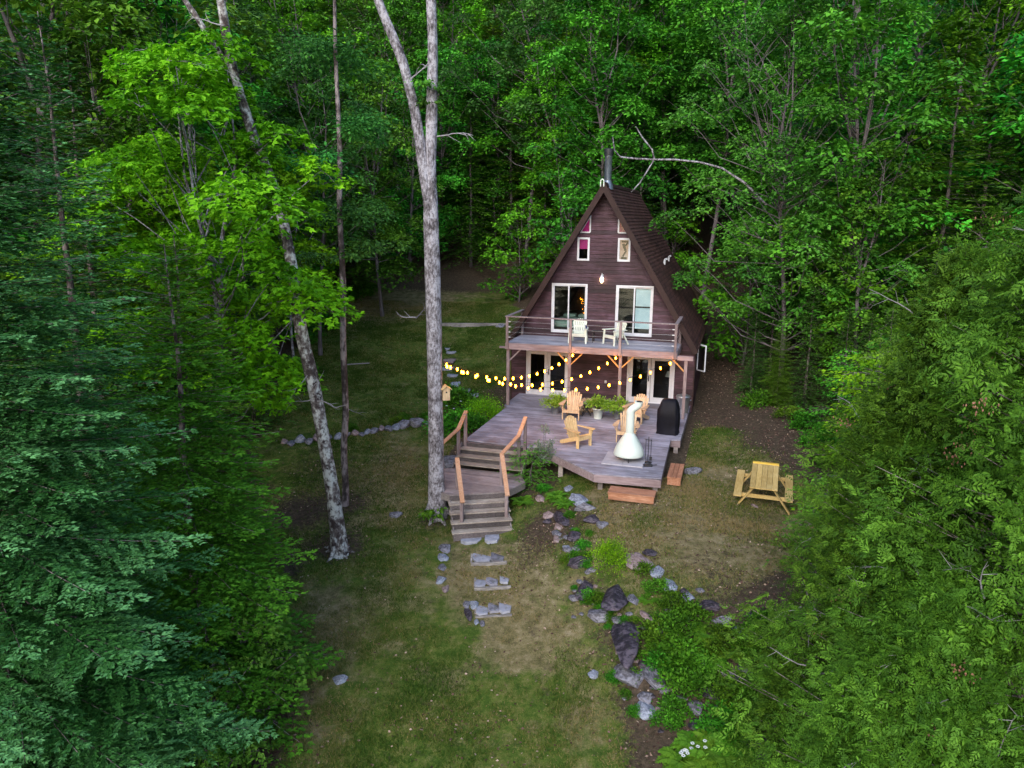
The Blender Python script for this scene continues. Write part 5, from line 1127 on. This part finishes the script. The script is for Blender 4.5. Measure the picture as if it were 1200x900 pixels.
for q in [
 (667, 571, 11, 9, 'rock_blue', 'small rounded light blue-grey stone nearest the deck front', None), (680, 584, 20, 17, 'rock_blue', 'rounded blue-grey boulder below the deck front corner', None),
 (688, 595, 26, 10, 'rock_grey', 'long pale flat-topped stone under the blue-grey boulder', None), (658, 604, 15, 30, 'rock_dark', 'upright dark boulder right of the stairs', None),
 (694, 607, 20, 14, 'rock_dark', 'angular dark rock beside the long pale stone', None), (706, 614, 14, 10, 'rock_grey', 'pale greenish stone just above the bright green bush', None),
 (643, 603, 13, 9, 'rock_pink', 'pinkish stone left of the upright dark boulder', None), (634, 583, 12, 9, 'rock_pink', 'curved pinkish stone near the hemlock shrub', None),
 (651, 623, 8, 8, 'rock_grey', 'small grey stone under the upright dark boulder', None), (652, 632, 10, 8, 'rock_pink', 'small pink stone under the upright dark boulder', None),
 (673, 627, 18, 13, 'rock_dark', 'wedge-shaped dark rock below the upright boulder', None), (664, 641, 9, 8, 'rock_blue', 'small blue-grey stone, left one of a pair above the long dark rock', None), (677, 641, 14, 8, 'rock_grey', 'grey stone, right one of a pair above the long dark rock', None),
 (681, 659, 28, 13, 'rock_dark', 'long dark bluish rock left of the bright green bush', None), (686, 688, 20, 24, 'rock_dark', 'dark boulder with leaves at its foot, left of the black slab', None),
 (702, 721, 26, 17, 'rock_grey', 'rough grey boulder left of the tall purple slab', None), (771, 667, 17, 16, 'rock_blue', 'violet-grey round stone at the upper lawn edge', None),
 (785, 684, 17, 15, 'rock_blue', 'round blue stone beside the violet-grey one', None), (808, 699, 14, 11, 'rock_blue', 'small blue-grey stone at the upper lawn edge above the shrubs', None), (832, 709, 22, 15, 'rock_dark', 'dark round stone at the lower edge of the right lawn', None),
 (846, 726, 22, 10, 'rock_grey', 'flat grey stone below the dark round one', None), (867, 741, 25, 17, 'rock_blue', 'light blue boulder half sunk in the low shrubs', None), (742, 699, 12, 17, 'rock_grey', 'pale pointed stone right of the black slab', None),
 (757, 719, 10, 14, 'rock_pink', 'small pinkish stone among the low shrubs', None), (778, 721, 13, 9, 'rock_grey', 'small pale stone among the low shrubs', None), (777, 735, 14, 10, 'rock_blue', 'small blue stone under the pale one in the shrubs', None),
 (736, 785, 31, 33, 'rock_grey', 'large speckled grey boulder at the foot of the purple slab', None), (764, 788, 20, 34, 'rock_grey', 'tall grey boulder right of the speckled one', None), (756, 814, 17, 16, 'rock_grey', 'grey stone, upper one of a stacked pair', None), (758, 830, 23, 19, 'rock_blue', 'light grey stone, lower one of a stacked pair', None),
 (795, 818, 21, 11, 'rock_grey', 'grey stone in the shrubs right of the stacked pair', None), (835, 807, 27, 27, 'rock_dark', 'dark boulder in the middle of the low shrubs', None), (858, 790, 14, 18, 'rock_grey', 'grey boulder right of the dark one in the shrubs', None), (815, 825, 16, 20, 'rock_grey', 'dull grey rock low in the shrubs', None),
 (843, 828, 11, 16, 'rock_grey', 'narrow grey rock under the dark boulder', None), (820, 850, 22, 17, 'rock_dark', 'dark rock above the white daisies', None), (886, 832, 24, 14, 'rock_dark', 'dark flat rock near the bottom right cedar', None), (893, 876, 42, 30, 'rock_dark', 'large dark rock at the bottom under the cedar', None), (872, 782, 18, 14, 'rock_grey', 'grey rock at the edge of the bottom cedar', None),
 (400, 795, 18, 12, 'rock_blue', 'lone pale stone on the lower left lawn', None), (696, 788, 13, 11, 'rock_blue', 'lone pale stone on the lawn left of the bank', None), (464, 603, 15, 9, 'rock_grey', 'half-buried grey stone left of the forked trunk', None), (1012, 568, 24, 16, 'rock_blue', 'pale stone glimpsed behind the right cedars', None),
 (527, 540, 22, 18, 'rock_grey', 'purple-grey boulder between the forked trunk and the landing', None), (586, 382, 12, 6, 'rock_grey', 'grey stone at the right end of the rear timber edging', None), (823, 600-90, 1, 1, 'rock_grey', '', None),
 (812, 553, 22, 10, 'rock_grey', 'pale stone in the grass right of the side step', None), (870, 592, 8, 5, 'rock_pink', '', None), (896, 583, 12, 6, 'rock_grey', 'grey stone in the grass beneath the picnic table', None), (884, 592, 7, 6, 'rock_pink', 'small pinkish stone in front of the picnic table', None)]:
    if q[5]: rock(*q[:6], q[6])
rock(722, 691, 28, 46, 'rock_dark', 'almost black tall slab below the bright green bush', None, 'boulder', hz=.5)
rock(735, 740, 34, 58, 'rock_dark', 'tall purple-streaked slab, largest rock of the bank', hz=.6, rz=-.15)
rock(748, 655, 28, 22, 'rock_pink', 'low brownish rock right of the bright green bush', hz=.3)
rock(762, 647, 16, 10, 'rock_dark', 'dark flat rock on the brownish one', hz=.4)
for i, (px, py, a, b_) in enumerate([(521, 640, 14, 13), (519, 652, 13, 10), (518, 663, 9, 11), (517, 678, 13, 11), (522, 689, 8, 9)]):
    rock(px, py, a, b_, ('rock_grey', 'rock_blue', 'rock_grey', 'rock_blue', 'rock_pink')[i], ('topmost', 'second from the top', 'third from the top', 'second from the bottom', 'bottom pinkish')[i]+' stone of the short column left of the log steps', None, 'edging_stone', 'stone', .5)
row = [(333, 518, 9, 7), (341, 519, 8, 9), (352, 516, 15, 9), (362, 517, 10, 8), (371, 513, 11, 10), (384, 512, 9, 8), (397, 512, 12, 8), (407, 509, 8, 6), (416, 508, 10, 7), (424, 509, 7, 6), (431, 506, 9, 8), (438, 505, 11, 8), (447, 502, 8, 8), (455, 502, 10, 9), (465, 501, 11, 8), (473, 498, 17, 11), (489, 497, 17, 11), (500, 496, 7, 6)]
for i, q in enumerate(row):
    lb = 'large rounded stone near the right end of the low edging row' if i == 15 else ('purple-grey round stone, biggest of the edging row' if i == 16 else 'small field stone in the low edging row across the left lawn')
    rock(*q, ('rock_pink', 'rock_grey', 'rock_blue', 'rock_grey')[i % 4] if i < 16 else 'rock_grey', lb, 'small stones of the edging row' if i not in (15, 16) else None, 'edging_stone', 'stone', .7, sink=.15)
r = np.random.default_rng(55)
for i in range(84):
    t_ = r.random(); cx_, cy_ = (np.interp(t_, [0, .35, .6, 1], [655, 690, 735, 770])+r.normal()*11, np.interp(t_, [0, .35, .6, 1], [600, 690, 750, 850])+r.normal()*10)
    if i % 3 == 0: cx_, cy_ = 770+r.random()*120, 690+r.random()*130
    s_ = r.uniform(4, 13); rock(cx_, cy_, s_, s_*r.uniform(.6, 1), ('rock_grey', 'rock_dark', 'rock_pink', 'rock_grey')[i % 4], 'small half-buried stone among the boulders of the bank', 'small stones among the boulders', 'stone', 'stone')
# flagstones
def flag(px, py, wpx, hpx, label, mat='slab', group=None, th=.05, corners=None, seed=0, lift=.016):
    g = G(px, py); s = math.hypot(g[1], CH-g[2])/F; r = np.random.default_rng(seed+int(px)); n = 7
    ang = math.atan2(CH-g[2], g[1]); a = wpx*s/2; b = hpx*s/2/math.sin(ang); pts = []
    for k in range(n):
        t = 2*math.pi*(k+.15*r.normal())/n; e = .55; pts.append((a*math.copysign(abs(math.cos(t))**e, math.cos(t))*r.uniform(.88, 1.05), b*math.copysign(abs(math.sin(t))**e, math.sin(t))*r.uniform(.88, 1.05)))
    w = MB(); w.prism(pts, -th, lift); o = w.build('flagstone', M[mat], None, .008, loc=tuple(g)); return tag(o, label, 'flagstone', group)
flag(552, 631, 26, 11, 'long pale flagstone at the foot of the stairs, left of two', seed=2, lift=.05); flag(577, 630, 18, 11, 'pale flagstone at the foot of the stairs, right of two', seed=5, lift=.05)
for i, (px, py, a, b_) in enumerate([(527, 421, 16, 8), (524, 431, 18, 5), (531, 439, 14, 4), (534, 448, 12, 9), (545, 457, 15, 6), (556, 462, 11, 7), (529, 412, 12, 4), (524, 408, 8, 3)]):
    flag(px, py, a, b_, ('reddish flagstone near the top of the garden path', 'wide thin flagstone below the reddish one on the garden path', 'thin flagstone in the middle of the garden path', 'squarish blue-grey flagstone right of the birdhouse', 'flagstone beyond the squarish one, above the deck-side bush', 'flagstone of the garden path nearest the cabin', 'small flagstone behind the reddish one on the garden path', 'farthest small flagstone of the garden path')[i], 'slab' if i else 'rock_pink', None, seed=i*3)
# log steps with stones
def logstep(label, x0, x1, y, yb, stones, h=.12, lab2=()):
    a, b = G(x0, y), G(x1, y-2); z = 0; base = (a+b)/2; t = thing('log_step', label, 'step', base); w = MB()
    w.bar(a-base+np.array([0, 0, .0]), b-base+np.array([0, 0, .0]), .08, h); w.build('timber', M['log'], t, .012)
    for xs_ in (x0+1,):
        c = G(xs_, yb); w = MB(); w.bar(a-base+np.array([0, .1, 0]), c-base+np.array([0, 0, -.02]), .05, .1); w.build('side_timber', M['log'], t)
    for i, (px, py, a_, b_) in enumerate(stones):
        o = flag(px, py-1, a_*1.08, b_*1.25, lab2[i], 'slab' if i != 1 else 'rock_grey', None, seed=int(px)); o.name = 'flagstone'
logstep('upper timber step edged by a log, first below the stairs', 552, 594, 662, 650, [(565, 653, 22, 10), (583, 652, 15, 10)], lab2=('wide grey stone on the upper timber step', 'smaller grey stone on the upper timber step'))
logstep('middle timber step edged by a pale log', 556, 599, 691, 678, [(563, 682, 13, 10), (577, 680, 14, 10), (591, 679, 11, 8)], lab2=('left grey stone on the middle timber step', 'central pale stone on the middle timber step', 'small right stone on the middle timber step'))
logstep('lowest timber step with a thin log edge', 557, 600, 723, 708, [(566, 714, 14, 12), (579, 711, 13, 12), (592, 711, 14, 12)], .06, lab2=('blue-grey stone left on the lowest timber step', 'grey stone in the middle of the lowest timber step', 'pinkish grey stone right on the lowest timber step'))
for i, q in enumerate([(556, 707, 12, 12, 'rock_blue', 'round pale stone at the upper left corner of the lowest step'), (546, 706, 8, 11, 'rock_grey', 'grey stone left of the round pale stone by the lowest step'), (549, 718, 9, 14, 'rock_dark', 'dark stone on the left side of the lowest step'), (559, 728, 6, 7, 'rock_blue', 'tiny pale stone below the lowest step, left of two'), (565, 730, 6, 8, 'rock_grey', 'tiny grey stone below the lowest step, right of two')]): rock(*q, None, 'edging_stone', 'stone', .6)
# rear timber edging, stick, driftwood
a, b = G(512, 381), G(596, 381.5); w = MB(); w.bar(a-a, b-a, .22, .24); tag(w.build('timber_edging', M['log'], loc=tuple(a)), 'long low timber edging across the rear left lawn', 'timber')
a = G(487, 374); w = bare(33, (0, 0, .05), (.7, .2, .5), 1.1, .045, 1); tag(w.build('dead_branch', M['twig'], loc=tuple(a)), 'pale dead branch lying on the rear lawn left of the forked trunk', 'branch')
a, b = G(400, 430), G(433, 428); w = MB(); w.tube([Vector((0, 0, .1)), Vector(b-a)+Vector((0, 0, .1))], .03, 6); tag(w.build('fallen_stick', M['twig'], loc=tuple(a)), 'straight pale stick lying on the rear left lawn', 'stick')

# ------------------------------------------------------------------ shrubs and ferns
SH = [shrub(200+i, .5, .5, 1300, .095, M['shrub'], clumps=17) for i in range(3)]
FE = [fern(210+i, .6, 16, M['fern_out'], .5, .085, .3) for i in range(2)]
HS = tree_conifer('hs', 9, 1.15, 1.15, M['bark_dark'], M['hem_bright'], base=.12, step=.16, nb=7, tuft=.06, dens=1.2, droop=.3, power=.5, wid=.5, tr=.03)
def put(name, mesh, px, py, label, cat='shrub', sc=1, group=None, dz=-.03, rz=None, dy=0):
    g = G(px, py); return plant(name, mesh, label, cat, (g[0], g[1]+dy, g[2]+dz), random.uniform(0, 6) if rz is None else rz, sc, group)
put('hemlock_shrub', HS, 622, 565, 'feathery green hemlock shrub between the stairs and the deck', 'shrub', (1.0, .9, 1.15))
SG = shrub(230, .3, 1.0, 900, .06, M['sage'], clumps=18); g = HW(2.75, -7.75); plant('pale_shrub', SG, 'pale grey-green leafy plant beside the right stair handrail', 'shrub', (g[0], g[1], -.45), 0, (1, 1, 1.25))
BB = shrub(231, .62, .62, 4200, .05, M['maple'], clumps=44)
put('bright_bush', BB, 714, 662, 'bright green rounded conifer bush above the black slab', 'shrub', (.75, .75, 1.0))
put('bright_bush', BB, 566, 492, 'bright green rounded bush at the left edge of the deck', 'shrub', (1.25, 1.2, 1.3))
put('bright_bush', SH[0], 540, 480, 'leafy bush with white blossoms between the forked trunk and the bright round bush', 'shrub', (1.5, 1.5, 1.5))
put('garden_shrub', SH[1], 530, 505, 'leafy bush under the left stair handrail', 'shrub', 1.5); put('garden_shrub', SH[2], 553, 505, 'dark leafy bush against the left deck edge behind the stairs', 'shrub', 1.2); put('fern', FE[0], 545, 490, 'fern below the round bush at the left edge of the deck', 'fern', 1.2)
put('garden_shrub', SH[0], 528, 468, 'low leafy plants beside the squarish flagstone', 'shrub', 1.1)
put('fern', FE[0], 652, 583, 'fern beside the rounded stones under the deck front', 'fern', .75); put('fern', FE[1], 662, 592, 'small fern left of the blue-grey boulder', 'fern', .7); put('fern', FE[1], 612, 590, 'yellow-green fern right of the lower stairs', 'fern', .75)
put('garden_shrub', SH[1], 638, 574, 'small bluish-green plant by the curved pink stone', 'plant', .4)
put('garden_shrub', SH[1], 690, 700, 'small leafy plant at the foot of the dark boulder', 'plant', .45); put('garden_shrub', SH[0], 700, 704, 'small leafy plant between the dark boulder and the black slab', 'plant', .45)
for i, (px, py, s) in enumerate([(757, 668, .5), (770, 688, .55), (790, 705, .6), (760, 700, .5), (775, 745, .8), (795, 735, .85), (812, 722, .7), (830, 742, .9), (850, 752, .8), (790, 765, .95), (810, 775, 1.), (835, 770, .9), (775, 780, .7), (800, 795, .9), (818, 800, .8), (862, 765, .9), (885, 760, 1.), (900, 735, .8), (855, 815, .8), (870, 800, .9), (880, 820, .8), (790, 830, .6), (780, 842, .5), (905, 800, 1.1), (845, 850, .8), (870, 850, .8)]):
    put('low_shrub', [SH[i % 3], FE[i % 2]][1 if i % 4 == 3 else 0], px, py+4, 'low green plant in the thick growth among the boulders', 'shrub', s, 'low plants among the boulders')
for i, (px, py, s) in enumerate([(820, 880, 1.1), (845, 888, 1.2), (800, 895, 1.), (865, 880, 1.), (830, 905, 1.2)]): put('fern', FE[i % 2], px, py, 'lush fern in the clump of ferns at the bottom by the daisies', 'fern', s, 'ferns at the bottom of the bank')
for i, (px, py, s) in enumerate([(888, 476, 1.1), (925, 490, .9), (945, 500, 1.0), (960, 520, 1.1), (975, 545, 1.)]): put('low_shrub', SH[i % 3], px, py, 'leafy low shrub at the right forest edge behind the picnic table', 'shrub', s, 'low shrubs at the right forest edge')
Br = tree_broad(41, 3.1, .15, 1.25, 46, M['bark_dark'], M['hem_bright'], leaf=.11, dens=190, tr=.03, dome=.42, leaders=3)
plant('broadleaf_shrub', Br, 'bright broad-leaved shrub at the foot of the hemlock, upper one', 'shrub', at(-5.35, 13.5), 0, .9); plant('broadleaf_shrub', Br, 'bright broad-leaved shrub at the left lawn edge, lower one', 'shrub', at(-5.3, 12.4), 2, .72); plant('broadleaf_shrub', Br, 'small broad-leaved shrub at the bottom left lawn edge', 'shrub', at(-5.2, 11.4), 4, .5)
for i, (px, py, s) in enumerate([(305, 800, .6), (275, 845, .7), (310, 770, .6), (245, 885, .7), (318, 745, .5)]): put('low_shrub', SH[i % 3], px, py, 'low leafy plant along the bottom left lawn edge', 'shrub', s, 'low plants at the bottom left lawn edge')
for i, (px, py, s) in enumerate([(425, 345, 1.6), (400, 350, 1.8), (380, 385, 1.6), (350, 400, 1.8), (345, 440, 1.6), (370, 360, 2)]): put('low_shrub', SH[i % 3], px, py, 'dark leafy bush at the left edge of the rear lawn', 'shrub', s, 'bushes at the left edge of the rear lawn')
for i, px in enumerate([(473, 491), (465, 494), (412, 503), (500, 489)]): put('low_shrub', SH[i % 3], *px, 'tiny plant tucked behind the edging stones', 'plant', .45, 'tiny plants behind the edging stones')
r = np.random.default_rng(66)
for i in range(30):
    t_ = r.random(); px, py = np.interp(t_, [0, .35, .6, 1], [662, 695, 722, 760])+r.normal()*16, np.interp(t_, [0, .35, .6, 1], [600, 690, 760, 860])+r.normal()*12
    put('low_shrub', SH[i % 3], px, py, 'tiny green plant growing between the boulders of the bank', 'plant', r.uniform(.16, .38), 'tiny plants between the boulders')
# daisies
def flowers(px, py, pts, h, label):
    g = G(px, py); t = thing('daisy_clump', label, 'flowers', g); w = MB(); p_ = MB(); random.seed(int(px))
    for dx, dy in pts:
        q = PY(dx, dy, g[1])-g; x, z = q[0], max(.25, q[2]); y = random.uniform(-.1, .1); w.tube([(x*.7, y, 0), (x, y, z)], .004, 3)
        for k in range(8):
            a = k*math.pi/4; c = Vector((x, y, z)); d1 = Vector((math.cos(a), math.sin(a)*.85, .15*math.sin(a)-.3*0)); s_ = Vector((-math.sin(a), math.cos(a), 0))*.011; p_.add([c+d1*.008, c+d1*.03+s_, c+d1*.045, c+d1*.03-s_], [(0, 1, 2, 3)])
        p_.lathe([(.001, 0)], 3) if False else None
    w.build('stem', M['shrub'], t); p_.build('blossom', M['petal'], t)
flowers(812, 895, [(799, 890), (805, 886), (811, 879), (818, 875), (826, 868), (805, 881), (812, 872), (820, 880), (803, 892), (826, 874), (797, 894), (800, 886)], .5, 'clump of white daisies in front of the ferns at the bottom')
flowers(824, 790, [(822, 783), (826, 787), (824, 781)], .4, 'few small white flowers in the low growth')
flowers(530, 500, [(523, 476), (528, 484), (524, 494), (532, 478), (540, 470), (523, 486)], .6, 'white blossoms rising beside the forked trunk')

# ------------------------------------------------------------------ grass, litter
r = np.random.default_rng(9); N_ = 1300000; y = 10.5+(r.random(N_)**1.6)*37; x = r.uniform(-12, 10.5, N_)
lm = lawn_map(x, y); keep = r.random(N_) < lm**1.5*.9; x, y, lm = x[keep], y[keep], lm[keep]
patch = .45*vnoise(x, y, 1.6, 1)+.3*vnoise(x, y, .55, 2)+.25*vnoise(x, y, .17, 3)
keep = r.random(len(x)) < np.clip((patch-.3)*3.2, .06, 1); x, y, patch = x[keep], y[keep], patch[keep]; z = terr(x, y); n = len(x)
D = nrm(np.stack([r.normal(size=n)*.6, r.normal(size=n)*.6, np.full(n, .8)], 1)); Ln = r.uniform(.03, .085, n)*(.4+1.1*patch)
S = nrm(np.stack([r.normal(size=n), r.normal(size=n), np.zeros(n)], 1)); Pb = np.stack([x, y, z], 1); wd = .0085+.004*(y > 18)+.006*(y > 26)
V = np.stack([Pb-S*wd[:, None], Pb+S*wd[:, None], Pb+D*Ln[:, None]], 1).reshape(-1, 3); dv = dry_map(x, y)
tag(link(np_mesh('grass', V, np.arange(n*3).reshape(-1, 3), np.clip(.12+.5*dv+.7*(vnoise(x, y, .9, 5)-.35)+r.normal(size=n)*.24-.5*(patch-.5), 0, 1)), 'grass', M['blade']), 'short mixed green and dry grass growing over the lawn', 'grass', kind='stuff')
print('grass', n)
N_ = 130000; y = r.uniform(11, 46, N_); x = r.uniform(-9, 11.5, N_); lm = lawn_map(x, y); dd = .1+.5*(1-lm)+.25*(vnoise(x, y, .7, 8) > .66)
for px, py, rr0, k in [(640, 660, 1.6, .5), (860, 600, 3, .35), (820, 440, 2.5, .9), (760, 600, 1.5, .4), (930, 520, 2, .6), (690, 770, 1.2, .4), (860, 690, 2, .3), (512, 630, 1, .5), (800, 510, 1, .6), (650, 620, 1.2, .5)]: dd = dd+k*blob(x, y, px, py, rr0)
u, v = toH(x, y); ok = (r.random(N_) < dd*.5) & ~((u > -.4) & (u < 6.9) & (v > -7.3) & (v < 9.2)) & ~((u > 2.5) & (u < 6.6) & (v > -9.2) & (v < 0)) & ~((u > -.5) & (u < 2.6) & (v > -11.4) & (v < -7)); x, y = x[ok], y[ok]; n = len(x); Pb = np.stack([x, y, terr(x, y)+.02], 1)
D = nrm(np.stack([r.normal(size=n), r.normal(size=n), r.normal(size=n)*.25], 1)); val = np.clip(r.random(n)**1.6, 0, 1); sz = r.uniform(.035, .075, n); V, Fq = leaf_geo(Pb, D, nrm(np.array([0, 0, 1.])[None]+r.normal(size=(n, 3))*.4), sz, sz*.7)
tag(link(np_mesh('leaf_litter', V, Fq, val), 'leaf_litter', M['litter']), 'fallen dry leaves scattered over bare soil and thin lawn', 'leaf litter', kind='stuff'); print('litter', n)

# lake added behind the viewpoint to give the windows a bluish reflection
m, nt, N = newmat('unseen_lake_water'); b = N('ShaderNodeBsdfPrincipled'); b.inputs['Base Color'].default_value = (.02, .035, .045, 1); b.inputs['Roughness'].default_value = .08
tc = N('ShaderNodeTexCoord'); bn = N('ShaderNodeBump'); bn.inputs['Strength'].default_value = .3; nt.links.new(noise(nt, tc.outputs['Object'], .8, 4), bn.inputs['Height']); nt.links.new(bn.outputs[0], b.inputs['Normal']); o = N('ShaderNodeOutputMaterial'); nt.links.new(b.outputs[0], o.inputs[0])
w = MB(); w.add([(-600, -900, -5.0), (600, -900, -5.0), (600, -2, -5.0), (-600, -2, -5.0)], [(0, 1, 2, 3)], .5); tag(w.build('unseen_lake', m), kind='structure')
w = MB(); w.add([(-600, -2, -5.3), (600, -2, -5.3), (600, 900, -5.3), (-600, 900, -5.3)], [(0, 1, 2, 3)], .5); tag(w.build('far_ground', M['dark']), kind='structure')
# ------------------------------------------------------------------ sky, sun, render
W = bpy.data.worlds.new('World'); bpy.context.scene.world = W; W.use_nodes = True; nt = W.node_tree; nt.nodes.clear()
sky = nt.nodes.new('ShaderNodeTexSky'); sky.sky_type = 'NISHITA'; sky.sun_disc = False; EL, AZ_ = R(32), R(200)
sky.sun_elevation = EL; sky.sun_rotation = AZ_; sky.air_density = 1.3; sky.dust_density = 1.5; sky.ozone_density = 1.5
bg = nt.nodes.new('ShaderNodeBackground'); bg.inputs[1].default_value = .12; out = nt.nodes.new('ShaderNodeOutputWorld'); nt.links.new(sky.outputs[0], bg.inputs[0]); nt.links.new(bg.outputs[0], out.inputs[0])
sl_ = bpy.data.lights.new('sun', 'SUN'); sl_.energy = .7; sl_.angle = R(30); sl_.color = (1, .96, .93); so = bpy.data.objects.new('sun', sl_); C.objects.link(so)
dv = Vector((math.sin(AZ_)*math.cos(EL), math.cos(AZ_)*math.cos(EL), math.sin(EL))); so.rotation_euler = dv.to_track_quat('Z', 'Y').to_euler()
sc = bpy.context.scene; vs_ = sc.view_settings; vs_.view_transform = 'Standard'; vs_.look = 'None'; vs_.exposure = 1.65; vs_.gamma = 1; vs_.use_curve_mapping = False
sc.render.engine = 'CYCLES'; cy = sc.cycles; cy.use_denoising = True; cy.max_bounces = 6; cy.diffuse_bounces = 2; cy.glossy_bounces = 2; cy.transmission_bounces = 4; cy.transparent_max_bounces = 8; cy.caustics_reflective = False; cy.caustics_refractive = False; cy.sample_clamp_indirect = 6
try: cy.denoiser = 'OPENIMAGEDENOISE'
except Exception: pass
print('trees', cnt, 'objects', len(bpy.data.objects))
